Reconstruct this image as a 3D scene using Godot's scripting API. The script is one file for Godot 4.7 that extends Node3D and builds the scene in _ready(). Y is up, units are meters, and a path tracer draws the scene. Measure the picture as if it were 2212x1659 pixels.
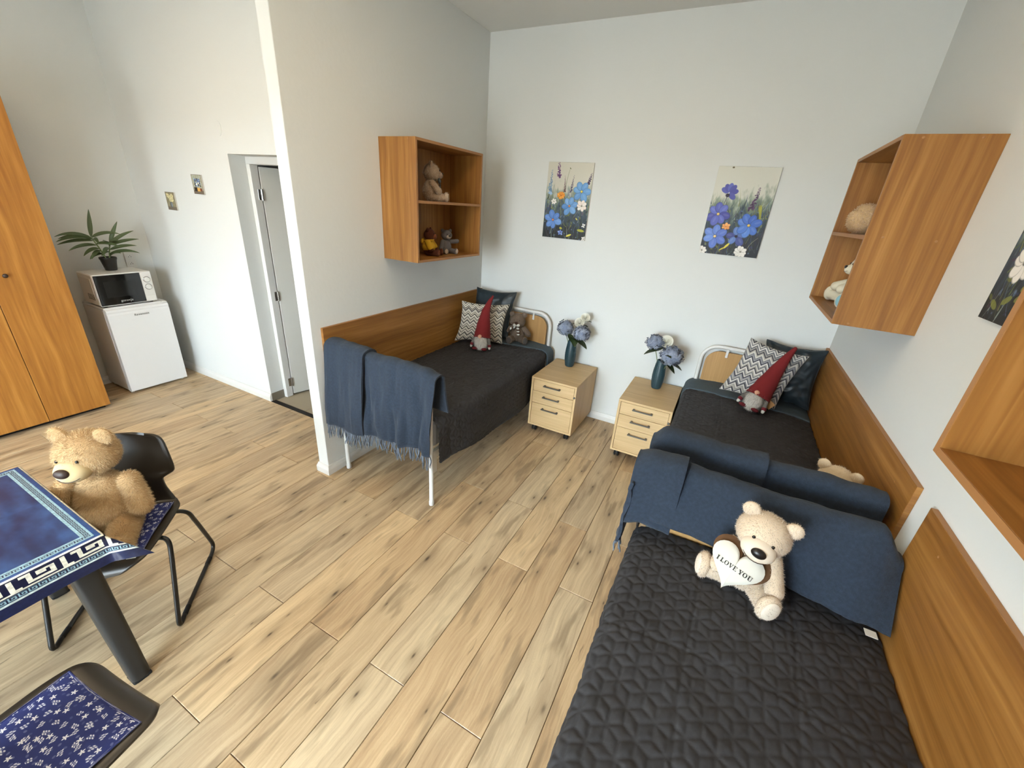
extends Node3D
# A shared bedroom: three beds along the walls, a kitchenette corner and a table with chairs.
# x runs right along the back wall, y up, z from the back wall towards the camera; metres.

class MB:
	# collects surfaces into one mesh
	var V := PackedVector3Array()
	var N := PackedVector3Array()
	var U := PackedVector2Array()
	var I := PackedInt32Array()
	var C := PackedColorArray()
	var tint := Color(1, 1, 1)
	var tinted := false

	func _done(from_v: int, from_i: int) -> void:
		# turns a surface so that its normals point outwards
		var c := Vector3.ZERO
		var n := V.size() - from_v
		for k in range(from_v, V.size()):
			c += V[k]
		c /= maxf(n, 1)
		var vol := 0.0
		for k in range(from_i, I.size(), 3):
			var a := V[I[k]] - c
			vol += a.dot((V[I[k + 2]] - V[I[k]]).cross(V[I[k + 1]] - V[I[k]]))
		if vol < 0.0:
			for k in range(from_i, I.size(), 3):
				var t := I[k + 1]
				I[k + 1] = I[k + 2]
				I[k + 2] = t
			for k in range(from_v, V.size()):
				N[k] = -N[k]
		for k in range(from_v, V.size()):
			C.append(tint)

	func _flip(from_v: int, from_i: int) -> void:
		for k in range(from_i, I.size(), 3):
			var t := I[k + 1]
			I[k + 1] = I[k + 2]
			I[k + 2] = t
		for k in range(from_v, V.size()):
			N[k] = -N[k]

	func grid(P: PackedVector3Array, nu: int, nv: int, cu := false, cv := false, uv := PackedVector2Array(), orient := true) -> void:
		# nu x nv points, P[i * nv + j]; cu / cv: the first and last rows / columns coincide
		var b := V.size()
		var bi := I.size()
		var nn := PackedVector3Array()
		nn.resize(nu * nv)
		for i in nu - 1:
			for j in nv - 1:
				var a := i * nv + j
				var q := (P[a + nv + 1] - P[a]).cross(P[a + 1] - P[a + nv])
				nn[a] += q
				nn[a + 1] += q
				nn[a + nv] += q
				nn[a + nv + 1] += q
				I.append_array([b + a, b + a + nv, b + a + nv + 1, b + a, b + a + nv + 1, b + a + 1])
		if cu:
			for j in nv:
				var s := nn[j] + nn[(nu - 1) * nv + j]
				nn[j] = s
				nn[(nu - 1) * nv + j] = s
		if cv:
			for i in nu:
				var s := nn[i * nv] + nn[i * nv + nv - 1]
				nn[i * nv] = s
				nn[i * nv + nv - 1] = s
		for k in nu * nv:
			nn[k] = -nn[k].normalized()
		V.append_array(P)
		N.append_array(nn)
		if uv.size() == nu * nv:
			U.append_array(uv)
		else:
			for i in nu:
				for j in nv:
					U.append(Vector2(float(i) / (nu - 1), float(j) / (nv - 1)))
		# normals follow the winding (clockwise fronts)
		var k0 := bi
		var s := 0.0
		for k in range(k0, I.size(), 3):
			var f := (V[I[k + 2]] - V[I[k]]).cross(V[I[k + 1]] - V[I[k]])
			s += f.dot(N[I[k]])
		if s < 0:
			for k in range(b, V.size()):
				N[k] = -N[k]
		if orient:
			_done(b, bi)
		else:
			for k in range(b, V.size()):
				C.append(tint)

	func poly(pts: Array, n: Vector3, uvs: Array) -> void:
		var b := V.size()
		for k in pts.size():
			V.append(pts[k])
			N.append(n)
			U.append(uvs[k])
			C.append(tint)
		var flip := (pts[2] - pts[0] as Vector3).cross(pts[1] - pts[0]).dot(n) < 0
		for k in range(1, pts.size() - 1):
			if flip:
				I.append_array([b, b + k + 1, b + k])
			else:
				I.append_array([b, b + k, b + k + 1])

	func box(c: Vector3, s: Vector3, bev := 0.002, rot := Basis.IDENTITY, grain := 1, uvo := Vector2.ZERO) -> void:
		# a chamfered box; uv in metres, v along the grain axis
		var h := s / 2
		bev = minf(bev, minf(h.x, minf(h.y, h.z)) * 0.6)
		var uvf := func(p: Vector3, d: int) -> Vector2:
			var g := grain if grain != d else (d + 1) % 3
			var o := 3 - g - d
			return Vector2(p[o], p[g]) + uvo + Vector2(0.37 * d, 0.11 * d)
		for d in 3:
			var e := (d + 1) % 3
			var f := (d + 2) % 3
			for sg in [-1.0, 1.0]:
				var pts := []
				var uvs := []
				for q in [[-1, -1], [1, -1], [1, 1], [-1, 1]]:
					var p := Vector3.ZERO
					p[d] = sg * h[d]
					p[e] = q[0] * (h[e] - bev)
					p[f] = q[1] * (h[f] - bev)
					pts.append(c + rot * p)
					uvs.append(uvf.call(p, d))
				var n := Vector3.ZERO
				n[d] = sg
				poly(pts, rot * n, uvs)
				if bev <= 0:
					continue
				# the chamfers between this face and the +e / -e faces
				for se in [-1.0, 1.0]:
					var pe := []
					var ue := []
					for q in [[0, -1], [0, 1], [1, 1], [1, -1]]:
						var p := Vector3.ZERO
						p[d] = sg * (h[d] - bev * q[0])
						p[e] = se * (h[e] - bev * (1 - q[0]))
						p[f] = q[1] * (h[f] - bev)
						pe.append(c + rot * p)
						ue.append(uvf.call(p, d))
					var n2 := Vector3.ZERO
					n2[d] = sg
					n2[e] = se
					poly(pe, (rot * n2).normalized(), ue)
		if bev > 0:
			for sx in [-1.0, 1.0]:
				for sy in [-1.0, 1.0]:
					for sz in [-1.0, 1.0]:
						var sgn := Vector3(sx, sy, sz)
						var pts := []
						for d in 3:
							var p := sgn * (h - Vector3.ONE * bev)
							p[d] = sgn[d] * h[d]
							pts.append(c + rot * p)
						poly(pts, (rot * sgn).normalized(), [Vector2.ZERO, Vector2.ZERO, Vector2.ZERO])

	func blob(c: Vector3, r: Vector3, rot := Basis.IDENTITY, nz: FastNoiseLite = null, amp := 0.0, nu := 20, nv := 14, pear := 0.0) -> void:
		var P := PackedVector3Array()
		for i in nu + 1:
			var a := TAU * (i % nu) / nu
			for j in nv + 1:
				var t := PI * j / nv
				var d := Vector3(sin(t) * cos(a), cos(t), sin(t) * sin(a))
				var q := d * r
				var w := 1.0 - pear * d.y
				q.x *= w
				q.z *= w
				if nz:
					q *= 1.0 + amp * nz.get_noise_3dv((c + q) * 100.0)
				P.append(c + rot * q)
		grid(P, nu + 1, nv + 1, true, false)

	func limb(p0: Vector3, p1: Vector3, r0: float, r1: float, nz: FastNoiseLite = null, amp := 0.0, nu := 14, nv := 14) -> void:
		# a rounded, tapering limb
		var ax := (p1 - p0).normalized()
		var sx := ax.cross(Vector3(0.31, 0.2, 0.93)).normalized()
		var sz := ax.cross(sx)
		var L := (p1 - p0).length()
		var P := PackedVector3Array()
		for i in nu + 1:
			var a := TAU * (i % nu) / nu
			for j in nv + 1:
				var t := float(j) / nv
				var h: float
				var r: float
				if t < 0.3:
					var q := t / 0.3 * PI / 2
					h = -r0 * cos(q)
					r = r0 * sin(q)
				elif t > 0.7:
					var q := (t - 0.7) / 0.3 * PI / 2
					h = L + r1 * sin(q)
					r = r1 * cos(q)
				else:
					var q := (t - 0.3) / 0.4
					h = L * q
					r = lerpf(r0, r1, q)
				var p := p0 + ax * h + (sx * cos(a) + sz * sin(a)) * r
				if nz:
					p += (sx * cos(a) + sz * sin(a)) * r * amp * nz.get_noise_3dv(p * 100.0)
				P.append(p)
		grid(P, nu + 1, nv + 1, true, false)

	func tube(path: Array, r, sides := 10, caps := true) -> void:
		# r: a radius, or one for each point
		var P := PackedVector3Array()
		var n := path.size()
		var up := Vector3.ZERO
		for k in n:
			var d: Vector3 = (path[mini(k + 1, n - 1)] - path[maxi(k - 1, 0)]).normalized()
			if up == Vector3.ZERO:
				up = d.cross(Vector3(0.3, 0.9, 0.2)).normalized() if absf(d.y) < 0.9 else d.cross(Vector3(0.9, 0.1, 0.3)).normalized()
			up = (up - d * up.dot(d)).normalized()
			var sd := d.cross(up)
			var rr: float = r[k] if r is Array else r
			for i in sides + 1:
				var a := TAU * (i % sides) / sides
				P.append(path[k] + (up * cos(a) + sd * sin(a)) * rr)
		var b := V.size()
		var bi := I.size()
		grid(P, n, sides + 1, false, true, PackedVector2Array(), false)
		if N[b + sides + 1].dot(P[sides + 1] - path[1]) < 0:
			_flip(b, bi)
		if caps:
			for e in [0, n - 1]:
				var d: Vector3 = (path[0] - path[1] if e == 0 else path[n - 1] - path[n - 2]).normalized()
				var pts := []
				var uvs := []
				for i in sides:
					pts.append(P[e * (sides + 1) + i])
					uvs.append(Vector2.ZERO)
				poly(pts, d, uvs)

	func lathe(prof: Array, sides := 24, at := Vector3.ZERO, rot := Basis.IDENTITY, twist := 0.0, ridges := 0, ridge := 0.0) -> void:
		# prof: Vector2(radius, height)
		var P := PackedVector3Array()
		var n := prof.size()
		for i in sides + 1:
			for j in n:
				var a := TAU * (i % sides) / sides
				var q: Vector2 = prof[j]
				var r := q.x
				if ridges > 0:
					r *= 1.0 + ridge * sin(ridges * a + twist * q.y)
				P.append(at + rot * Vector3(cos(a) * r, q.y, sin(a) * r))
		grid(P, sides + 1, n, true, false)

	func shell(P: PackedVector3Array, nu: int, nv: int, th: float, uv := PackedVector2Array()) -> void:
		# a sheet of cloth with thickness
		var nn := PackedVector3Array()
		nn.resize(nu * nv)
		for i in nu:
			for j in nv:
				var du := P[mini(i + 1, nu - 1) * nv + j] - P[maxi(i - 1, 0) * nv + j]
				var dv := P[i * nv + mini(j + 1, nv - 1)] - P[i * nv + maxi(j - 1, 0)]
				nn[i * nv + j] = du.cross(dv).normalized()
		# a closed band round the sheet: front, rounded edge, back
		var Q := PackedVector3Array()
		var W := PackedVector2Array()
		var has := uv.size() == nu * nv
		for i in nu:
			for j in 2 * nv + 1:
				var jj := j % (2 * nv)
				var k := i * nv + (jj if jj < nv else 2 * nv - 1 - jj)
				Q.append(P[k] + nn[k] * (th / 2 if jj < nv else -th / 2))
				W.append(uv[k] if has else Vector2(float(i) / nu, float(k - i * nv) / nv))
		grid(Q, nu, 2 * nv + 1, false, true, W)
		for i in [0, nu - 1]:
			var E := PackedVector3Array()
			var EU := PackedVector2Array()
			for j in nv:
				E.append(Q[i * (2 * nv + 1) + j])
				E.append(Q[i * (2 * nv + 1) + 2 * nv - 1 - j])
				EU.append(W[i * (2 * nv + 1) + j])
				EU.append(W[i * (2 * nv + 1) + j])
			grid(E, nv, 2, false, false, EU)

	func prism(pts: PackedVector2Array, depth: float, tr: Transform3D, uvs := 1.0) -> void:
		# a flat outline pushed out along z
		var tri := Geometry2D.triangulate_polygon(pts)
		for s in [0.0, depth]:
			var n := tr.basis * Vector3(0, 0, -1.0 if s == 0.0 else 1.0)
			for k in range(0, tri.size(), 3):
				var a := []
				var u := []
				for m in 3:
					var p := pts[tri[k + m]]
					a.append(tr * Vector3(p.x, p.y, s))
					u.append(p * uvs)
				poly(a, n.normalized(), u)
		for k in pts.size():
			var p := pts[k]
			var q := pts[(k + 1) % pts.size()]
			var d := (q - p).normalized()
			var n := Vector3(d.y, -d.x, 0)
			if not Geometry2D.is_polygon_clockwise(pts):
				n = Vector3(d.y, -d.x, 0)
			else:
				n = Vector3(-d.y, d.x, 0)
			poly([tr * Vector3(p.x, p.y, 0), tr * Vector3(q.x, q.y, 0), tr * Vector3(q.x, q.y, depth), tr * Vector3(p.x, p.y, depth)], (tr.basis * n).normalized(), [p * uvs, q * uvs, q * uvs + Vector2(0, depth), p * uvs + Vector2(0, depth)])

	func mesh() -> ArrayMesh:
		var a := []
		a.resize(Mesh.ARRAY_MAX)
		a[Mesh.ARRAY_VERTEX] = V
		a[Mesh.ARRAY_NORMAL] = N
		a[Mesh.ARRAY_TEX_UV] = U
		if tinted:
			a[Mesh.ARRAY_COLOR] = C
		a[Mesh.ARRAY_INDEX] = I
		var m := ArrayMesh.new()
		m.add_surface_from_arrays(Mesh.PRIMITIVE_TRIANGLES, a)
		return m


var M := {}          # materials by name
var names := {}
var noise := FastNoiseLite.new()
var rng := RandomNumberGenerator.new()
var blade: ArrayMesh

func numbered(called: String) -> String:
	names[called] = names.get(called, -1) + 1
	return called if names[called] == 0 else "%s_%03d" % [called, names[called]]

func thing(called: String, label: String, category: String, at := Vector3.ZERO, turn := Basis.IDENTITY, group := "") -> Node3D:
	var o := Node3D.new()
	o.name = numbered(called)
	add_child(o)
	o.transform = Transform3D(turn, at)
	o.set_meta("label", label)
	o.set_meta("category", category)
	if group:
		o.set_meta("group", group)
	return o

func obj(called: String, mb, m: Material, parent: Node = null, label := "") -> MeshInstance3D:
	var o := MeshInstance3D.new()
	o.mesh = mb.mesh() if mb is MB else mb
	o.material_override = m
	o.name = numbered(called) if parent == null else called
	(self if parent == null else parent).add_child(o, true)
	if label:
		o.set_meta("label", label)
	return o

func struct(called: String, mb, m: Material, label := "") -> MeshInstance3D:
	var o := obj(called, mb, m)
	o.set_meta("kind", "structure")
	if label:
		o.set_meta("label", label)
	return o

func bx(c: Vector3, s: Vector3, bev := 0.002, grain := 1, uvo := Vector2.ZERO) -> MB:
	var m := MB.new()
	m.box(c, s, bev, Basis.IDENTITY, grain, uvo)
	return m

func span(a: Vector3, b: Vector3, bev := 0.002, grain := 1, uvo := Vector2.ZERO) -> MB:
	return bx((a + b) / 2, (b - a).abs(), bev, grain, uvo)

func mat(called: String, c: Color, rough := 0.6, metal := 0.0, tex: Texture2D = null) -> StandardMaterial3D:
	var m := StandardMaterial3D.new()
	m.resource_name = called
	m.albedo_color = c
	m.roughness = rough
	m.metallic = metal
	if tex:
		m.albedo_texture = tex
	M[called] = m
	return m

func rgb8(r: int, g: int, b: int) -> Color:
	return Color(r / 255.0, g / 255.0, b / 255.0)

func bump(m: StandardMaterial3D, tex: Texture2D, strength: float, scale := 0.0) -> void:
	# relief in centimetres; scale > 0: laid on by position
	m.heightmap_enabled = true
	m.heightmap_texture = tex
	m.heightmap_scale = strength
	if scale > 0:
		m.uv1_triplanar = true
		m.uv1_scale = Vector3.ONE * scale

func arc(c: Vector3, a: Vector3, b: Vector3, n := 8) -> Array:
	# a quarter turn from c + a to c + b
	var out := []
	for k in n + 1:
		var t := PI / 2 * k / n
		out.append(c + a * cos(t) + b * sin(t))
	return out

func fur(parent: Node, mbs: Array, count: int, length: float, width: float, m: Material, tones: Array, lay := Vector3(0, -0.5, 0), called := "fur", rise := 0.55, rough := 0.3) -> void:
	# strands standing on the surfaces in mbs, leaning along lay
	var areas := PackedFloat32Array()
	var tris := []
	var total := 0.0
	for mb in mbs:
		for k in range(0, mb.I.size(), 3):
			var a: float = (mb.V[mb.I[k + 1]] - mb.V[mb.I[k]]).cross(mb.V[mb.I[k + 2]] - mb.V[mb.I[k]]).length()
			total += a
			areas.append(total)
			tris.append([mb, k])
	var mm := MultiMesh.new()
	mm.transform_format = MultiMesh.TRANSFORM_3D
	mm.use_colors = true
	mm.mesh = blade
	mm.instance_count = count
	for n in count:
		var t: Array = tris[mini(areas.bsearch(rng.randf() * total), tris.size() - 1)]
		var mb: MB = t[0]
		var k: int = t[1]
		var u := rng.randf()
		var v := rng.randf()
		if u + v > 1.0:
			u = 1.0 - u
			v = 1.0 - v
		var p := mb.V[mb.I[k]] * (1 - u - v) + mb.V[mb.I[k + 1]] * u + mb.V[mb.I[k + 2]] * v
		var nn := (mb.N[mb.I[k]] * (1 - u - v) + mb.N[mb.I[k + 1]] * u + mb.N[mb.I[k + 2]] * v).normalized()
		# lying over: mostly along the surface, the flat of the strand outwards
		var tg := lay - nn * lay.dot(nn) + Vector3(rng.randfn(), rng.randfn(), rng.randfn()) * rough
		var d := (nn * rise + tg).normalized()
		var zz := (nn - d * nn.dot(d)).normalized()
		var x := d.cross(zz)
		var l := length * rng.randf_range(0.6, 1.2)
		mm.set_instance_transform(n, Transform3D(Basis(x * width, d * l, zz * width), p - nn * 0.001))
		var c: Color = tones[rng.randi() % tones.size()]
		var w := rng.randf_range(0.88, 1.12)
		mm.set_instance_color(n, Color(c.r * w, c.g * w, c.b * w))
	var o := MultiMeshInstance3D.new()
	o.multimesh = mm
	o.material_override = m
	o.name = called
	o.set_meta("kind", "stuff")
	parent.add_child(o, true)

func lin(c: Color) -> Color:
	return c.srgb_to_linear()
const SKY := 4.8
const LAMP1 := 1.4
const LAMP2 := 2.0
const LAMP3 := 2.0

# ---------------------------------------------------------------- surfaces
func nz(seed_: int, freq: float, octaves := 3, kind := FastNoiseLite.TYPE_SIMPLEX_SMOOTH) -> FastNoiseLite:
	var f := FastNoiseLite.new()
	f.seed = seed_
	f.frequency = freq
	f.noise_type = kind
	f.fractal_octaves = octaves
	return f

func soft_noise(size: int, seed_: int, freq: float, octaves := 3) -> ImageTexture:
	var im := nz(seed_, freq, octaves).get_seamless_image(size, size)
	im.generate_mipmaps()
	return ImageTexture.create_from_image(im)

func to_tex(w: int, h: int, data: PackedByteArray) -> ImageTexture:
	var im := Image.create_from_data(w, h, false, Image.FORMAT_RGB8, data)
	im.generate_mipmaps()
	return ImageTexture.create_from_image(im)

func wood_tex(w: int, h: int, dark: Color, mid: Color, light: Color, seed_: int, bands: float, fine: float, repeats := 1.0) -> ImageTexture:
	# laminate with streaks along v; one tile is 1 m by 1 m (or as the uv scale says)
	var f := nz(seed_, 1.0, 3)
	var d := PackedByteArray()
	d.resize(w * h * 3)
	var k := 0
	for y in h:
		var v := float(y) / h
		# the tile closes on itself: sample along circles
		var cy := cos(TAU * v) * 0.35 * repeats
		var sy := sin(TAU * v) * 0.35 * repeats
		for x in w:
			var u := float(x) / w
			var warp := f.get_noise_3d(u * bands * 0.3, cy * 0.5, sy * 0.5) * 0.35
			var a := f.get_noise_3d(u * bands + warp, cy * 0.22 + 7.0, sy * 0.22)
			var e := f.get_noise_3d(u * bands * 4.0 + warp * 2.0, cy * 0.5 + 33.0, sy * 0.5)
			var b := f.get_noise_3d(u * fine, cy * 1.3 + 19.0, sy * 1.3)
			var t := clampf(0.5 + a * 0.5 + e * 0.45 + b * 0.30, 0.0, 1.0)
			var c := dark.lerp(mid, t * 2.0) if t < 0.5 else mid.lerp(light, t * 2.0 - 1.0)
			d[k] = int(c.r * 255)
			d[k + 1] = int(c.g * 255)
			d[k + 2] = int(c.b * 255)
			k += 3
	return to_tex(w, h, d)

const LANES := 10
func oak_tex(w: int, h: int) -> ImageTexture:
	# LANES boards side by side, each a board's width, v along the board
	var f := nz(11, 1.0, 3)
	var g := nz(12, 1.0, 2)
	var d := PackedByteArray()
	d.resize(w * h * 3)
	var lw := w / LANES
	var r := RandomNumberGenerator.new()
	r.seed = 5
	for lane in LANES:
		var knots := []
		for q in 2 + r.randi() % 3:
			knots.append([r.randf_range(0.02, 0.185), r.randf_range(0.05, 1.3), r.randf_range(0.008, 0.024), r.randf_range(0.4, 1.0)])
		var tone := r.randf_range(-0.15, 0.16)
		var red := r.randf_range(-0.012, 0.016)
		var o := lane * 37.0
		var crack := r.randf_range(0.03, 0.17)
		var crack0 := r.randf_range(0.0, 0.9)
		for y in h:
			var v := 1.368 * y / h
			var wander := f.get_noise_2d(v * 1.1, o) * 0.035
			var wander2 := f.get_noise_2d(v * 5.0, o + 50) * 0.006
			var k := (y * w + lane * lw) * 3
			for x in lw:
				var u := 0.2035 * x / lw
				var uu := u + wander + wander2
				var knot := 0.0
				var halo := 0.0
				for q in knots:
					var du: float = u - q[0]
					var dv: float = (v - q[1]) * 0.36
					var rr := sqrt(du * du + dv * dv)
					var s: float = q[2]
					if rr < s * 6.0:
						uu += (du / (rr + 0.004)) * s * 0.9 * exp(-rr / (s * 1.4))
						halo += exp(-rr * rr / (s * s * 3.2)) * q[3]
						knot += exp(-rr * rr / (s * s * 0.12)) * q[3]
				var rings := f.get_noise_2d(uu * 62.0 + o, v * 0.9)
				var fibre := g.get_noise_2d(uu * 420.0 + o, v * 9.0)
				var flow := f.get_noise_2d(uu * 16.0 + o * 2, v * 1.4 + 9)
				var smear := f.get_noise_2d(u * 7.0 + o, v * 1.5 + 40) + 0.35 * f.get_noise_2d(u * 26.0 + o, v * 4.0 + 80)
				var cr := 0.0
				var cd := absf(u - crack - wander * 1.4 - wander2 * 2.0)
				if cd < 0.004 and v > crack0 and v < crack0 + 0.45:
					cr = (1.0 - cd / 0.004) * clampf(f.get_noise_2d(v * 5.0, o + 90) * 1.6, 0.0, 0.75)
				var l := 0.52 + tone + rings * 0.22 + fibre * 0.16 + flow * 0.34
				l = clampf(l, 0.0, 1.0)
				var c := Color(0.625, 0.525, 0.41).lerp(Color(0.855, 0.765, 0.62), l)
				c.r += red
				c.b -= red
				var grey := clampf(smear * 1.2 - 0.26, 0.0, 0.42) + clampf(halo * 0.42, 0.0, 0.55)
				c = c.lerp(Color(0.44, 0.37, 0.285), clampf(grey, 0.0, 0.62))
				c = c.lerp(Color(0.20, 0.155, 0.11), clampf(knot * 0.85 + cr * 0.6, 0.0, 0.9))
				d[k] = int(clampf(c.r, 0, 1) * 255)
				d[k + 1] = int(clampf(c.g, 0, 1) * 255)
				d[k + 2] = int(clampf(c.b, 0, 1) * 255)
				k += 3
	return to_tex(w, h, d)

class Paint:
	# brushes for flat prints
	var w: int
	var h: int
	var d: PackedByteArray
	func _init(w_: int, h_: int) -> void:
		w = w_
		h = h_
		d.resize(w * h * 3)
	func dot(x: int, y: int, c: Color, a: float) -> void:
		if x < 0 or y < 0 or x >= w or y >= h:
			return
		var k := (y * w + x) * 3
		d[k] = int(d[k] * (1 - a) + c.r * 255 * a)
		d[k + 1] = int(d[k + 1] * (1 - a) + c.g * 255 * a)
		d[k + 2] = int(d[k + 2] * (1 - a) + c.b * 255 * a)
	func rect(x0: int, y0: int, x1: int, y1: int, c: Color) -> void:
		for y in range(y0, y1):
			for x in range(x0, x1):
				dot(x, y, c, 1.0)
	func oval(cx: float, cy: float, rx: float, ry: float, ang: float, c: Color, a := 1.0) -> void:
		var m := maxf(rx, ry) + 1
		var co := cos(ang)
		var si := sin(ang)
		for y in range(int(cy - m), int(cy + m) + 1):
			for x in range(int(cx - m), int(cx + m) + 1):
				var px := (x + 0.5 - cx) * co + (y + 0.5 - cy) * si
				var py := -(x + 0.5 - cx) * si + (y + 0.5 - cy) * co
				var q := sqrt(px * px / (rx * rx) + py * py / (ry * ry))
				var e := clampf((1.0 - q) * minf(rx, ry), 0.0, 1.0)
				if e > 0:
					dot(x, y, c, a * e)
	func stroke(x0: float, y0: float, x1: float, y1: float, r0: float, r1: float, c: Color, a := 1.0, bend := 0.0) -> void:
		var n := int(maxf(absf(x1 - x0), absf(y1 - y0)) / maxf(0.6, minf(r0, r1)) + 2)
		for k in n + 1:
			var t := float(k) / n
			var x := lerpf(x0, x1, t) + sin(PI * t) * bend
			oval(x, lerpf(y0, y1, t), lerpf(r0, r1, t), lerpf(r0, r1, t), 0, c, a)
	func flower(cx: float, cy: float, r: float, n: int, c0: Color, c1: Color, mid: Color, rg: RandomNumberGenerator, squash := 1.0) -> void:
		var a0 := rg.randf() * TAU
		for k in n:
			var a := a0 + TAU * k / n + rg.randf_range(-0.15, 0.15)
			var rr := r * rg.randf_range(1.0, 1.22)
			var px := cx + cos(a) * rr * 0.56
			var py := cy + sin(a) * rr * 0.56 * squash
			var c := c0.lerp(c1, rg.randf())
			oval(px, py, rr * 0.46, rr * 0.34, a, c.darkened(0.22))
			oval(px + 0.6, py - 0.8, rr * 0.42, rr * 0.30, a, c)
			oval(px + cos(a) * rr * 0.1, py - rr * 0.06, rr * 0.26, rr * 0.10, a, c.lightened(0.14), 0.7)
		oval(cx, cy, r * 0.15, r * 0.14, 0, mid.darkened(0.25))
		oval(cx - 0.4, cy - 0.6, r * 0.12, r * 0.11, 0, mid)
	func spike(x0: float, y0: float, x1: float, y1: float, r: float, c0: Color, c1: Color, rg: RandomNumberGenerator) -> void:
		var n := int(absf(y1 - y0) / (r * 0.55)) + 3
		for k in n:
			var t := float(k) / n
			var s := r * lerpf(0.35, 1.0, t)
			for q in 3:
				oval(lerpf(x0, x1, t) + rg.randf_range(-1, 1) * s, lerpf(y0, y1, t) + rg.randf_range(-1, 1) * s * 0.5, s * 0.55, s * 0.38, rg.randf() * 3, c0.lerp(c1, rg.randf()), 0.95)

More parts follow.
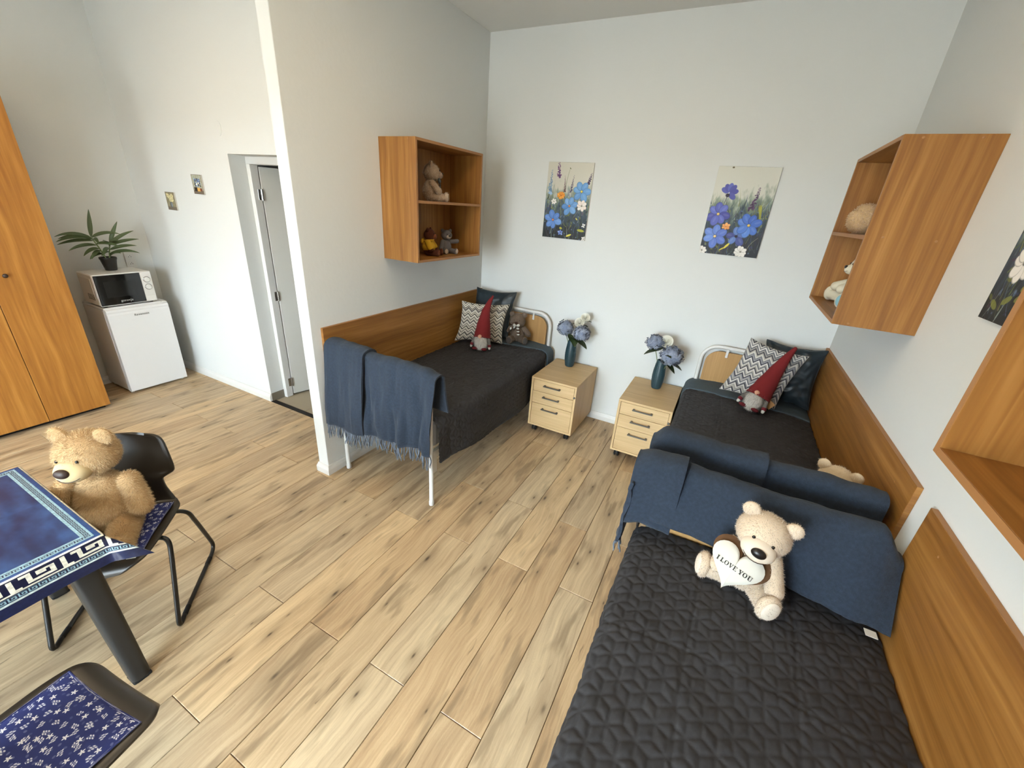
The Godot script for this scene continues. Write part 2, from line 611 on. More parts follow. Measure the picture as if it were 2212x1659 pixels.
func painting(which: int) -> ImageTexture:
	var w := 280
	var h := 416
	var p := Paint.new(w, h)
	var rg := RandomNumberGenerator.new()
	rg.seed = 40 + which
	var f := nz(60 + which, 0.02, 3)
	var top := Color(0.80, 0.79, 0.74) if which != 1 else Color(0.83, 0.83, 0.79)
	var low := Color(0.10, 0.12, 0.13) if which != 1 else Color(0.15, 0.17, 0.21)
	if which == 2:
		top = Color(0.28, 0.28, 0.34)
	for y in h:
		for x in w:
			var v := float(y) / h + f.get_noise_2d(x * 1.6, y * 0.7) * 0.16 + (0.10 * float(x) / w if which == 1 else 0.0)
			var c := top.lerp(Color(0.50, 0.56, 0.50), smoothstep(0.28, 0.5, v)).lerp(Color(0.22, 0.28, 0.34), smoothstep(0.45, 0.68, v)).lerp(low, smoothstep(0.66, 0.95, v))
			p.dot(x, y, c, 1.0)
	# grass and stems
	for k in 230:
		var x := rg.randf() * w
		var y := h * rg.randf_range(0.42, 1.05)
		var c: Color = [Color(0.36, 0.42, 0.22), Color(0.20, 0.27, 0.24), Color(0.30, 0.38, 0.52), Color(0.16, 0.18, 0.28), Color(0.52, 0.54, 0.30), Color(0.33, 0.26, 0.30), Color(0.56, 0.62, 0.60)][rg.randi() % 7]
		p.stroke(x, y, x + rg.randf_range(-26, 26), y - rg.randf_range(24, 90), rg.randf_range(1.0, 2.4), 0.5, c, 0.55, rg.randf_range(-8, 8))
	for k in 90:
		p.oval(rg.randf() * w, h * rg.randf_range(0.45, 1.0), rg.randf_range(3, 11), rg.randf_range(2, 6), rg.randf() * 3, [Color(0.22, 0.26, 0.46), Color(0.42, 0.52, 0.66), Color(0.14, 0.16, 0.18), Color(0.55, 0.56, 0.24), Color(0.30, 0.20, 0.30)][rg.randi() % 5], 0.55)
	var white := Color(0.93, 0.92, 0.90)
	if which == 0:
		p.spike(0.235 * w, -2, 0.27 * w, 0.20 * h, 13, Color(0.28, 0.20, 0.40), Color(0.50, 0.24, 0.42), rg)
		p.spike(0.10 * w, 0.10 * h, 0.08 * w, 0.40 * h, 12, Color(0.38, 0.50, 0.64), Color(0.55, 0.66, 0.76), rg)
		p.spike(0.97 * w, 0.13 * h, 0.93 * w, 0.27 * h, 11, Color(0.16, 0.10, 0.22), Color(0.24, 0.16, 0.32), rg)
		p.stroke(0.49 * w, 0.09 * h, 0.44 * w, 0.45 * h, 1.2, 1.6, Color(0.40, 0.44, 0.30), 1.0, -6)
		p.spike(0.40 * w, 0.17 * h, 0.43 * w, 0.38 * h, 6, Color(0.15, 0.10, 0.17), Color(0.45, 0.18, 0.26), rg)
		p.spike(0.60 * w, 0.16 * h, 0.56 * w, 0.38 * h, 7, Color(0.18, 0.12, 0.22), Color(0.28, 0.24, 0.42), rg)
		p.oval(0.5 * w, 0.075 * h, 6, 3, 0.8, Color(0.36, 0.38, 0.22))
		p.stroke(0.33 * w, 0.45 * h, 0.42 * w, 0.8 * h, 1.3, 1.5, Color(0.55, 0.58, 0.40))
		p.flower(0.80 * w, 0.36 * h, 52, 6, Color(0.27, 0.47, 0.75), Color(0.46, 0.66, 0.85), Color(0.90, 0.84, 0.36), rg)
		p.flower(0.352 * w, 0.425 * h, 24, 9, Color(0.90, 0.55, 0.16), Color(0.96, 0.68, 0.26), Color(0.80, 0.38, 0.12), rg, 0.75)
		p.flower(0.563 * w, 0.555 * h, 46, 6, Color(0.32, 0.52, 0.78), Color(0.50, 0.68, 0.87), Color(0.90, 0.60, 0.40), rg)
		p.flower(0.217 * w, 0.755 * h, 50, 6, Color(0.33, 0.50, 0.80), Color(0.45, 0.62, 0.86), Color(0.90, 0.58, 0.42), rg)
		p.flower(0.20 * w, 0.51 * h, 16, 6, white, white, Color(0.75, 0.72, 0.5), rg)
		p.flower(0.837 * w, 0.545 * h, 29, 7, white, Color(0.95, 0.89, 0.85), Color(0.6, 0.58, 0.45), rg)
		p.stroke(0.78 * w, 0.60 * h, 0.69 * w, 0.70 * h, 1.0, 1.0, Color(0.8, 0.76, 0.66))
		p.oval(0.10 * w, 0.40 * h, 14, 9, 0.4, Color(0.62, 0.74, 0.86))
		p.oval(0.62 * w, 0.95 * h, 20, 6, -0.4, Color(0.86, 0.82, 0.34))
		p.oval(0.42 * w, 0.86 * h, 10, 7, 0.4, Color(0.74, 0.72, 0.25))
		p.oval(0.88 * w, 0.87 * h, 24, 8, 0.1, Color(0.66, 0.66, 0.25))
		p.oval(0.76 * w, 0.72 * h, 10, 4, 0.7, Color(0.82, 0.80, 0.36))
		p.flower(0.42 * w, 0.92 * h, 16, 5, Color(0.40, 0.50, 0.82), Color(0.55, 0.64, 0.88), Color(0.3, 0.3, 0.5), rg)
		p.flower(0.93 * w, 0.80 * h, 12, 4, white, white, white, rg)
		p.flower(0.97 * w, 0.98 * h, 14, 5, white, white, Color(0.9, 0.7, 0.5), rg)
	elif which == 1:
		p.spike(0.745 * w, 0.22 * h, 0.69 * w, 0.47 * h, 13, Color(0.22, 0.14, 0.26), Color(0.38, 0.26, 0.42), rg)
		p.stroke(0.70 * w, 0.45 * h, 0.60 * w, 0.62 * h, 1.0, 1.2, Color(0.42, 0.40, 0.26))
		p.stroke(0.99 * w, 0.33 * h, 0.62 * w, 0.60 * h, 0.8, 1.4, Color(0.36, 0.34, 0.22))
		p.stroke(0.83 * w, 0.42 * h, 0.90 * w, 0.62 * h, 9, 4, Color(0.74, 0.72, 0.24), 0.35)
		p.stroke(0.25 * w, 0.33 * h, 0.20 * w, 0.52 * h, 2.0, 1.6, Color(0.30, 0.30, 0.34))
		for a in [-2.7, -2.1, -1.5, -0.9, -0.2, 0.7]:
			p.oval(0.27 * w + cos(a) * 22, 0.285 * h + sin(a) * 24, 21, 13, a, Color(0.30, 0.31, 0.62).lerp(Color(0.42, 0.46, 0.78), rg.randf()))
		p.oval(0.255 * w, 0.315 * h, 10, 9, 0, Color(0.16, 0.14, 0.24))
		p.flower(0.174 * w, 0.53 * h, 52, 7, Color(0.28, 0.29, 0.62), Color(0.42, 0.47, 0.80), Color(0.93, 0.82, 0.52), rg)
		p.flower(0.57 * w, 0.77 * h, 46, 5, Color(0.24, 0.25, 0.50), Color(0.42, 0.56, 0.82), Color(0.14, 0.12, 0.20), rg)
		p.flower(0.21 * w, 0.79 * h, 52, 6, Color(0.36, 0.46, 0.80), Color(0.47, 0.62, 0.90), Color(0.95, 0.84, 0.60), rg)
		p.flower(0.728 * w, 0.635 * h, 50, 7, Color(0.26, 0.40, 0.76), Color(0.38, 0.56, 0.86), Color(0.93, 0.80, 0.45), rg)
		p.flower(0.355 * w, 0.665 * h, 20, 6, Color(0.92, 0.60, 0.32), Color(0.96, 0.72, 0.45), Color(0.92, 0.5, 0.25), rg, 0.7)
		p.flower(0.71 * w, 0.945 * h, 27, 9, white, white, Color(0.6, 0.6, 0.55), rg)
		p.flower(0.04 * w, 0.97 * h, 22, 8, white, white, Color(0.6, 0.6, 0.5), rg)
		p.oval(0.45 * w, 0.89 * h, 20, 6, -0.9, Color(0.86, 0.80, 0.30))
		p.oval(0.38 * w, 0.93 * h, 16, 4, -0.6, Color(0.82, 0.76, 0.26))
		p.stroke(0.93 * w, 0.77 * h, 0.80 * w, 0.91 * h, 1.2, 1.2, Color(0.82, 0.78, 0.62), 1.0, -6)
		p.oval(0.24 * w, 0.012 * h, 6, 4, 0, Color(0.35, 0.32, 0.22))
	else:
		p.flower(0.24 * w, 0.70 * h, 36, 8, white, white, Color(0.6, 0.55, 0.5), rg)
		p.flower(0.55 * w, 0.35 * h, 50, 6, Color(0.33, 0.40, 0.66), Color(0.45, 0.55, 0.80), Color(0.9, 0.8, 0.4), rg)
		p.flower(0.72 * w, 0.62 * h, 40, 6, Color(0.30, 0.36, 0.60), Color(0.45, 0.55, 0.80), Color(0.9, 0.8, 0.4), rg)
		for q in 8:
			p.oval(w * rg.randf_range(0.1, 0.8), h * rg.randf_range(0.78, 0.98), 18, 8, rg.randf() * 3, Color(0.50, 0.52, 0.24), 0.85)
	return to_tex(w, h, p.d)

func small_picture(which: int) -> ImageTexture:
	var w := 80
	var h := 104
	var p := Paint.new(w, h)
	var rg := RandomNumberGenerator.new()
	rg.seed = 80 + which
	p.rect(0, 0, w, h, Color(0.62, 0.60, 0.50) if which == 0 else Color(0.52, 0.49, 0.38))
	for k in 160:
		p.oval(rg.randf() * w, rg.randf() * h, rg.randf_range(4, 12), rg.randf_range(3, 7), rg.randf() * 3, (Color(0.66, 0.68, 0.62) if which == 0 else Color(0.56, 0.53, 0.42)).lightened(rg.randf_range(-0.1, 0.15)), 0.5)
	p.rect(0, int(h * 0.82), w, h, Color(0.42, 0.38, 0.33))
	if which == 0:
		for k in 70:
			p.oval(w * rg.randf_range(0.22, 0.8), h * rg.randf_range(0.2, 0.6), rg.randf_range(2, 6), rg.randf_range(2, 5), rg.randf() * 3, [Color(0.10, 0.16, 0.34), Color(0.28, 0.40, 0.66), Color(0.12, 0.16, 0.14), Color(0.60, 0.70, 0.82)][rg.randi() % 4])
		p.oval(w * 0.42, h * 0.50, 6, 7, 0, Color(0.95, 0.95, 0.92))
		p.oval(w * 0.62, h * 0.42, 5, 6, 0, Color(0.95, 0.95, 0.92))
		p.rect(int(w * 0.1), int(h * 0.66), int(w * 0.42), int(h * 0.86), Color(0.14, 0.10, 0.07))
		p.rect(int(w * 0.40), int(h * 0.68), int(w * 0.70), int(h * 0.86), Color(0.88, 0.70, 0.38))
		p.rect(int(w * 0.68), int(h * 0.70), int(w * 0.88), int(h * 0.84), Color(0.45, 0.22, 0.14))
	else:
		for q in [[0.25, 0.2], [0.45, 0.3], [0.7, 0.22], [0.5, 0.45], [0.66, 0.42]]:
			p.flower(w * q[0], h * q[1], 13, 6, Color(0.90, 0.86, 0.66), Color(0.84, 0.80, 0.62), Color(0.7, 0.65, 0.4), rg)
		p.oval(w * 0.48, h * 0.70, 12, 18, 0, Color(0.33, 0.35, 0.36))
		p.oval(w * 0.53, h * 0.70, 5, 15, 0.1, Color(0.55, 0.60, 0.66))
	for x in w:
		for y in [0, 1, h - 2, h - 1]:
			p.dot(x, y, Color(0.35, 0.31, 0.27), 1.0)
	for y in h:
		for x in [0, 1, w - 2, w - 1]:
			p.dot(x, y, Color(0.35, 0.31, 0.27), 1.0)
	return to_tex(w, h, p.d)

func zigzag_tex(cool: bool) -> ImageTexture:
	# woven chevrons: 9 periods across, stacked stripes of uneven tone
	var w := 432
	var h := 432
	var d := PackedByteArray()
	d.resize(w * h * 3)
	var tones := [Color(0.70, 0.68, 0.63), Color(0.80, 0.78, 0.72), Color(0.52, 0.50, 0.46), Color(0.17, 0.17, 0.17), Color(0.62, 0.59, 0.54), Color(0.84, 0.82, 0.77), Color(0.42, 0.40, 0.38), Color(0.66, 0.64, 0.60), Color(0.24, 0.24, 0.25), Color(0.76, 0.73, 0.66)]
	if cool:
		tones = [Color(0.64, 0.63, 0.61), Color(0.80, 0.79, 0.76), Color(0.47, 0.475, 0.49), Color(0.22, 0.225, 0.27), Color(0.60, 0.59, 0.57), Color(0.84, 0.83, 0.81), Color(0.39, 0.40, 0.43), Color(0.68, 0.66, 0.62), Color(0.26, 0.26, 0.29), Color(0.56, 0.565, 0.585)]
	var order := [0, 3, 1, 2, 5, 6, 4, 8, 7, 1, 2, 9, 3, 5, 0, 6, 1, 4, 8, 5, 7, 2, 1, 3, 9, 0, 6, 5, 2, 8, 1, 4, 7, 3, 5, 0, 2, 9, 6, 1]
	var rg := RandomNumberGenerator.new()
	rg.seed = 9
	var k := 0
	var per := w / 6.5
	for y in h:
		for x in w:
			var z := absf(fposmod(x, per) / per * 2.0 - 1.0) * 38.0
			var s := (y + z) / 13.0
			var t: Color = tones[order[int(s) % order.size()]]
			var n := rg.randf_range(0.92, 1.06)
			d[k] = int(clampf(t.r * n, 0, 1) * 255)
			d[k + 1] = int(clampf(t.g * n, 0, 1) * 255)
			d[k + 2] = int(clampf(t.b * n, 0, 1) * 255)
			k += 3
	return to_tex(w, h, d)

func blossom_tex() -> ImageTexture:
	# indigo cotton with small white sprigs and pale dots
	var s := 512
	var p := Paint.new(s, s)
	var rg := RandomNumberGenerator.new()
	rg.seed = 21
	p.rect(0, 0, s, s, Color(0.125, 0.165, 0.40))
	for i in 15:
		for j in 15:
			var x := (i + rg.randf_range(0.2, 0.8)) * s / 15.0
			var y := (j + rg.randf_range(0.2, 0.8)) * s / 15.0
			p.oval(x, y, 6.5, 5.0, rg.randf() * 3, Color(0.45, 0.47, 0.60), rg.randf_range(0.25, 0.75))
	var white := Color(0.86, 0.87, 0.90)
	for i in 14:
		for j in 14:
			var x := (i + rg.randf_range(0.15, 0.85)) * s / 14.0
			var y := (j + rg.randf_range(0.15, 0.85)) * s / 14.0
			var a := rg.randf() * TAU
			if (i + j) % 3 == 0:
				for q in 5:
					p.oval(x + cos(a + q * 1.25) * 6, y + sin(a + q * 1.25) * 6, 6.5, 3.0, a + q * 1.25, white)
			else:
				p.stroke(x - cos(a) * 11, y - sin(a) * 11, x + cos(a) * 11, y + sin(a) * 11, 1.2, 1.0, white)
				for q in 5:
					var t := -9 + q * 4.5
					p.oval(x + cos(a) * t - sin(a) * 5 * (1 if q % 2 else -1), y + sin(a) * t + cos(a) * 5 * (1 if q % 2 else -1), 5.6, 2.9, a + 0.6, white, 0.95)
	return to_tex(s, s, p.d)

const CLOTH_W := 0.32   # the border strip: metres across
func meander(p: Paint, x0: int, x1: int, y0: float, unit: float, ink: Color, flip := false) -> void:
	# a key pattern five units high and six long, repeated along x
	var rows := ["######", "#.....", "#.###.", "#.#.#.", "#...#.", "#####."]
	var n := int((x1 - x0) / unit)
	for cx in n:
		for cy in 6:
			var ry := 5 - cy if flip else cy
			if rows[ry][cx % 6] == "#":
				p.rect(x0 + int(cx * unit), int(y0 + cy * unit), x0 + int((cx + 1) * unit), int(y0 + (cy + 1) * unit), ink)

func border_tex() -> ImageTexture:
	# the printed border of the tablecloth: u along it (0.48 m a tile), v from the inner line to the hem
	var w := 1024
	var h := 512
	var p := Paint.new(w, h)
	var pale := Color(0.56, 0.69, 0.74)
	var ink := Color(0.075, 0.095, 0.21)
	var cream := Color(0.90, 0.89, 0.83)
	var teal := Color(0.13, 0.27, 0.48)
	p.rect(0, 0, w, h, teal)
	p.rect(0, 0, w, 26, pale)
	p.rect(0, 26, w, 74, pale)
	meander(p, 0, w, 29, 7.0, ink)
	p.rect(0, 74, w, 92, pale)
	p.rect(0, 138, w, 160, cream)
	p.rect(0, 160, w, 172, ink)
	p.rect(0, 172, w, 300, cream)
	# the large key
	var L := 256
	for t in 4:
		var x := t * L
		p.rect(x, 172, x + 30, 282, ink)
		p.rect(x + 56, 172, x + 86, 300, ink)
		p.rect(x + 56, 172, x + 200, 190, ink)
		p.rect(x + 178, 172, x + 200, 260, ink)
		p.rect(x + 112, 236, x + 200, 258, ink)
		p.rect(x + 112, 210, x + 130, 258, ink)
		p.rect(x + 226, 200, x + 256, 300, ink)
		p.rect(x + 86, 284, x + 256, 300, ink)
	p.rect(0, 300, w, 316, cream)
	p.rect(0, 316, w, 326, ink)
	p.rect(0, 326, w, 378, pale)
	meander(p, 0, w, 328, 8.0, ink, true)
	p.rect(0, 378, w, 398, Color(0.80, 0.85, 0.85))
	p.rect(0, 398, w, h, Color(0.11, 0.135, 0.265))
	var f := nz(31, 0.02, 3)
	for y in h:
		for x in w:
			var q := 1.0 + f.get_noise_2d(x, y) * 0.16
			var k := (y * w + x) * 3
			for c in 3:
				p.d[k + c] = clampi(int(p.d[k + c] * q), 0, 255)
	return to_tex(w, h, p.d)

func field_tex() -> ImageTexture:
	# mottled blue field of the tablecloth
	var s := 256
	var f := nz(33, 0.012, 4)
	var g := nz(34, 0.05, 3)
	var d := PackedByteArray()
	d.resize(s * s * 3)
	var k := 0
	for y in s:
		for x in s:
			var t := clampf(0.45 + f.get_noise_2d(x * 0.6, y * 1.6) * 0.9 + g.get_noise_2d(x * 0.6, y) * 0.35, 0, 1)
			var c := Color(0.095, 0.155, 0.305).lerp(Color(0.20, 0.325, 0.52), t)
			d[k] = int(c.r * 255)
			d[k + 1] = int(c.g * 255)
			d[k + 2] = int(c.b * 255)
			k += 3
	return to_tex(s, s, d)

func weave_tex() -> ImageTexture:
	# height of a soft knit
	var s := 256
	var f := nz(71, 0.09, 3)
	var d := PackedByteArray()
	d.resize(s * s * 3)
	var k := 0
	for y in s:
		for x in s:
			var v := int(clampf(128 + 50 * sin(TAU * x * 32 / s) * cos(TAU * y * 32 / s) + f.get_noise_2d(x, y) * 80, 0, 255))
			d[k] = v
			d[k + 1] = v
			d[k + 2] = v
			k += 3
	return to_tex(s, s, d)

func felt_tex(c: Color, seed_: int, spread: float) -> ImageTexture:
	# a heathered cloth colour
	var s := 256
	var f := nz(seed_, 0.03, 4)
	var rg := RandomNumberGenerator.new()
	rg.seed = seed_
	var d := PackedByteArray()
	d.resize(s * s * 3)
	var k := 0
	for y in s:
		for x in s:
			var q := 1.0 + f.get_noise_2d(x, y * 1.0) * spread + rg.randf_range(-spread, spread) * 0.6
			d[k] = int(clampf(c.r * q, 0, 1) * 255)
			d[k + 1] = int(clampf(c.g * q, 0, 1) * 255)
			d[k + 2] = int(clampf(c.b * q, 0, 1) * 255)
			k += 3
	return to_tex(s, s, d)

func materials() -> void:
	var w := mat("wall_paint", Color(0.855, 0.865, 0.86), 0.85)
	w.normal_enabled = true
	var pn := nz(3, 0.06, 4).get_seamless_image(256, 256)
	pn.convert(Image.FORMAT_RGBA8)
	pn.bump_map_to_normal_map(1.5)
	w.normal_texture = ImageTexture.create_from_image(pn)
	w.normal_scale = 0.12
	w.uv1_triplanar = true
	w.uv1_world_triplanar = true
	w.uv1_scale = Vector3.ONE * 1.7
	mat("ceiling_paint", Color(0.85, 0.85, 0.835), 0.9)
	mat("trim_white", Color(0.87, 0.87, 0.86), 0.35)
	mat("oak_floor", Color(1, 1, 1), 0.42, 0.0, oak_tex(1280, 1024))
	mat("joint", rgb8(70, 52, 36), 0.9)
	var cherry := wood_tex(384, 768, Color(0.50, 0.325, 0.14), Color(0.585, 0.395, 0.18), Color(0.67, 0.48, 0.25), 5, 9.0, 110.0)
	mat("cherry", Color(1, 1, 1), 0.42, 0.0, cherry)
	mat("cherry_edge", Color(0.61, 0.43, 0.25), 0.5)
	mat("wardrobe_wood", Color(1.0, 0.98, 0.94), 0.42, 0.0, wood_tex(384, 768, Color(0.56, 0.365, 0.145), Color(0.64, 0.435, 0.185), Color(0.715, 0.515, 0.25), 15, 7.0, 80.0))
	var beech := wood_tex(256, 512, Color(0.75, 0.63, 0.46), Color(0.80, 0.685, 0.51), Color(0.845, 0.735, 0.56), 25, 14.0, 120.0)
	mat("beech", Color(1, 1, 1), 0.4, 0.0, beech)
	mat("beech_dark", Color(0.86, 0.78, 0.66), 0.45, 0.0, beech)
	mat("white_metal", Color(0.86, 0.86, 0.85), 0.28)
	mat("white_plastic", Color(0.86, 0.86, 0.85), 0.3)
	mat("fridge_white", Color(0.88, 0.885, 0.89), 0.28)
	mat("dark_metal", Color(0.36, 0.36, 0.35), 0.4, 0.3)
	mat("steel", Color(0.72, 0.72, 0.72), 0.25, 1.0)
	mat("black_plastic", Color(0.028, 0.027, 0.027), 0.4)
	mat("black_gloss", Color(0.012, 0.012, 0.013), 0.06)
	mat("oven_window", Color(0.03, 0.032, 0.033), 0.12)
	mat("chair_shell", Color(0.17, 0.15, 0.125), 0.34)
	mat("black_tube", Color(0.06, 0.06, 0.06), 0.35)
	mat("table_leg", Color(0.14, 0.145, 0.15), 0.45)
	mat("rubber", Color(0.03, 0.03, 0.03), 0.8)
	mat("threshold", Color(0.035, 0.033, 0.032), 0.6)
	mat("tile", Color(0.66, 0.61, 0.52), 0.3)
	mat("grout", Color(0.5, 0.47, 0.42), 0.9)
	mat("reveal_tile", Color(0.46, 0.43, 0.38), 0.35)
	mat("door_paint", Color(0.80, 0.795, 0.77), 0.45)
	var knit := weave_tex()
	var q := mat("quilt", Color(1, 1, 1), 0.8, 0.0, felt_tex(Color(0.178, 0.18, 0.195), 41, 0.10))
	q.uv1_scale = Vector3(6, 6, 6)
	var qr := mat("quilt_back", Color(1, 1, 1), 0.75, 0.0, felt_tex(Color(0.26, 0.32, 0.36), 42, 0.08))
	qr.uv1_scale = Vector3(6, 6, 6)
	var th := mat("throw_wool", Color(1, 1, 1), 0.95, 0.0, felt_tex(Color(0.135, 0.18, 0.24), 43, 0.16))
	th.uv1_scale = Vector3(3, 3, 3)
	th.heightmap_enabled = true
	th.heightmap_texture = knit
	th.heightmap_scale = 0.15
	th.rim_enabled = true
	th.rim = 0.12
	th.rim_tint = 0.7
	mat("fringe", Color(0.36, 0.39, 0.435), 0.95)
	mat("satin_navy", Color(0.115, 0.165, 0.195), 0.38)
	mat("chevron", Color(1, 1, 1), 0.9, 0.0, zigzag_tex(false))
	mat("chevron_cool", Color(1, 1, 1), 0.9, 0.0, zigzag_tex(true))
	var red := mat("red_velvet", Color(0.43, 0.07, 0.085), 0.9)
	red.rim_enabled = true
	red.rim = 0.3
	red.rim_tint = 0.8
	mat("maroon", Color(0.42, 0.10, 0.15), 0.9)
	mat("skin_felt", Color(0.84, 0.64, 0.54), 0.8)
	mat("mattress", Color(0.75, 0.76, 0.78), 0.9)
	var furm := mat("fur_strand", Color(1, 1, 1), 0.85)
	furm.vertex_color_use_as_albedo = true
	mat("nose_black", Color(0.09, 0.075, 0.07), 0.35)
	mat("nose_brown", Color(0.20, 0.125, 0.09), 0.5)
	mat("eye_black", Color(0.01, 0.01, 0.01), 0.08)
	mat("vase_glaze", Color(0.15, 0.25, 0.285), 0.4)
	mat("leaf_dark", Color(0.16, 0.225, 0.105), 0.55)
	mat("stem_green", Color(0.45, 0.52, 0.33), 0.6)
	mat("plant_leaf", Color(0.27, 0.33, 0.19), 0.5)
	mat("rose_white", Color(0.94, 0.935, 0.89), 0.8)
	var hy := mat("hydrangea", Color(1, 1, 1), 0.85)
	hy.vertex_color_use_as_albedo = true
	mat("tablecloth_field", Color(1, 1, 1), 0.3, 0.0, field_tex())
	mat("tablecloth_border", Color(1, 1, 1), 0.3, 0.0, border_tex())
	mat("tablecloth_back", Color(0.50, 0.60, 0.66), 0.5)
	mat("blossom", Color(1, 1, 1), 0.85, 0.0, blossom_tex())
	mat("label_white", Color(0.82, 0.82, 0.80), 0.7)
	mat("ink", Color(0.04, 0.035, 0.03), 0.8)
	mat("logo_grey", Color(0.55, 0.55, 0.55), 0.4)
	mat("canvas_edge", Color(0.80, 0.79, 0.76), 0.8)
	mat("yellow_cloth", Color(0.78, 0.60, 0.09), 0.85)
	mat("grey_ribbon", Color(0.20, 0.22, 0.22), 0.7)
	var glass := mat("glass", Color(0.9, 0.95, 0.95, 0.06), 0.0)
	glass.transparency = BaseMaterial3D.TRANSPARENCY_ALPHA
	# one strand of plush: a narrow curved blade
	var b := MB.new()
	var P := PackedVector3Array()
	for k in 4:
		var t := k / 3.0
		for sx in [-0.5, 0.5]:
			P.append(Vector3(sx * (1.0 - t * 0.85), t, -0.6 * t * t))
	b.grid(P, 4, 2, false, false, PackedVector2Array(), false)
	if b.N[0].z < 0:
		b._flip(0, 0)
	blade = b.mesh()

# ---------------------------------------------------------------- the room
const RX := 3.18     # right wall
const LX := -3.12    # left wall
const CH := 3.366    # ceiling
const FZ := 6.2      # front wall, behind the camera
const DZ := 1.607    # the wall with the bathroom door
const DX0 := -1.45   # the door opening
const DX1 := -0.62
const DH := 2.219
const PX := -0.10    # partition: from PX to 0, ending at PZ
const PZ := 2.135

func lamp(at: Vector3, size: Vector2, energy: float, colour: Color, label: String) -> void:
	var t := thing("ceiling_light", label, "light", at, Basis.IDENTITY, "ceiling panel lights")
	obj("housing", bx(Vector3(0, 0.025, 0), Vector3(size.x + 0.04, 0.05, size.y + 0.04), 0.004), M.white_plastic, t)
	var g := mat("lamp_glow", Color(0.9, 0.9, 0.88), 0.6)
	g.emission_enabled = true
	g.emission = colour
	g.emission_energy_multiplier = 3.0
	obj("diffuser", bx(Vector3(0, -0.003, 0), Vector3(size.x, 0.006, size.y), 0.001), g, t)
	var l := AreaLight3D.new()
	l.name = "panel_light"
	l.area_size = size
	l.light_energy = energy
	l.light_color = colour
	l.shadow_enabled = true
	l.area_range = 14.0
	l.position = Vector3(0, -0.012, 0)
	l.rotation.x = -PI / 2
	t.add_child(l)

func plank_mesh(x0: float, x1: float, z0: float, z1: float, lane: int, off: float, back: bool, full_x: float, full_z: float) -> MB:
	# one floor board with eased edges; the picture of its lane runs along it
	var m := MB.new()
	var g := 0.0012
	var hx := (x1 - x0) / 2 - g
	var hz := (z1 - z0) / 2 - g
	var bv := 0.0022
	var P := PackedVector3Array()
	var W := PackedVector2Array()
	for i in [-1, 1]:
		for j in [-1, 1]:
			P.append(Vector3(i * (hx - bv), 0, j * (hz - bv)))
	var uvf := func(p: Vector3) -> Vector2:
		var u := (p.x + (x0 + x1) / 2 - full_x) / 0.2035
		var v := (p.z + (z0 + z1) / 2 - full_z) / 1.368
		if back:
			v = 1.0 - v
			u = 1.0 - u
		return Vector2((lane + clampf(u, 0.01, 0.99)) / LANES, v)
	var pts := [P[0], P[1], P[3], P[2]]
	m.poly(pts, Vector3.UP, pts.map(uvf))
	for s in [[0, -1], [0, 1], [1, -1], [1, 1]]:
		var a := []
		for q in [[-1, 0], [1, 0], [1, 1], [-1, 1]]:
			var p := Vector3.ZERO
			var along := 2 if s[0] == 0 else 0
			var across := 0 if s[0] == 0 else 2
			var h := [hx, 0.0, hz]
			p[across] = s[1] * (h[across] - bv * (1 - q[1]))
			p[along] = q[0] * (h[along] - bv * (1 - q[1]))
			p.y = -bv * q[1]
			a.append(p)
		var n := Vector3(0, 1, 0)
		n[0 if s[0] == 0 else 2] = s[1]
		m.poly(a, n.normalized(), a.map(uvf))
		var b := []
		for q in [[-1, 0], [1, 0], [1, 1], [-1, 1]]:
			var p := Vector3.ZERO
			var along := 2 if s[0] == 0 else 0
			var across := 0 if s[0] == 0 else 2
			var h := [hx, 0.0, hz]
			p[across] = s[1] * h[across]
			p[along] = q[0] * h[along]
			p.y = -bv - 0.008 * q[1]
			b.append(p)
		var n2 := Vector3.ZERO
		n2[0 if s[0] == 0 else 2] = s[1]
		m.poly(b, n2, b.map(uvf))
	return m

func floor_boards() -> void:
	var base := struct("floor", span(Vector3(LX - 0.1, -0.12, -0.1), Vector3(RX + 0.1, -0.0095, FZ + 0.1), 0.0), M.joint, "oak laminate floor boards laid towards the back wall")
	var shared := {}
	var rg := RandomNumberGenerator.new()
	rg.seed = 77
	for k in range(-19, 13):
		var x0 := maxf(0.70 + 0.2035 * k, LX)
		var x1 := minf(0.70 + 0.2035 * (k + 1), RX)
		if x1 - x0 < 0.01:
			continue
		var start := DZ - 0.02 if x1 < -0.1 else 0.0
		var phase := 0.285 if posmod(k, 2) == 1 else 0.798
		for n in range(-1, 4):
			var zf := phase + 1.368 * n
			var z0 := maxf(zf, start)
			var z1 := minf(zf + 1.368, FZ)
			if z1 - z0 < 0.02:
				continue
			var lane := rg.randi() % LANES
			var back := rg.randf() < 0.5
			var whole := z1 - z0 > 1.36 and x1 - x0 > 0.2
			var key := [lane, back]
			var me: Mesh
			if whole and shared.has(key):
				me = shared[key]
			else:
				me = plank_mesh(x0, x1, z0, z1, lane, 0.0, back, 0.70 + 0.2035 * k, zf).mesh()
				if whole:
					shared[key] = me
			var o := obj("plank", me, M.oak_floor, base)
			o.position = Vector3((x0 + x1) / 2, 0.0, (z0 + z1) / 2)

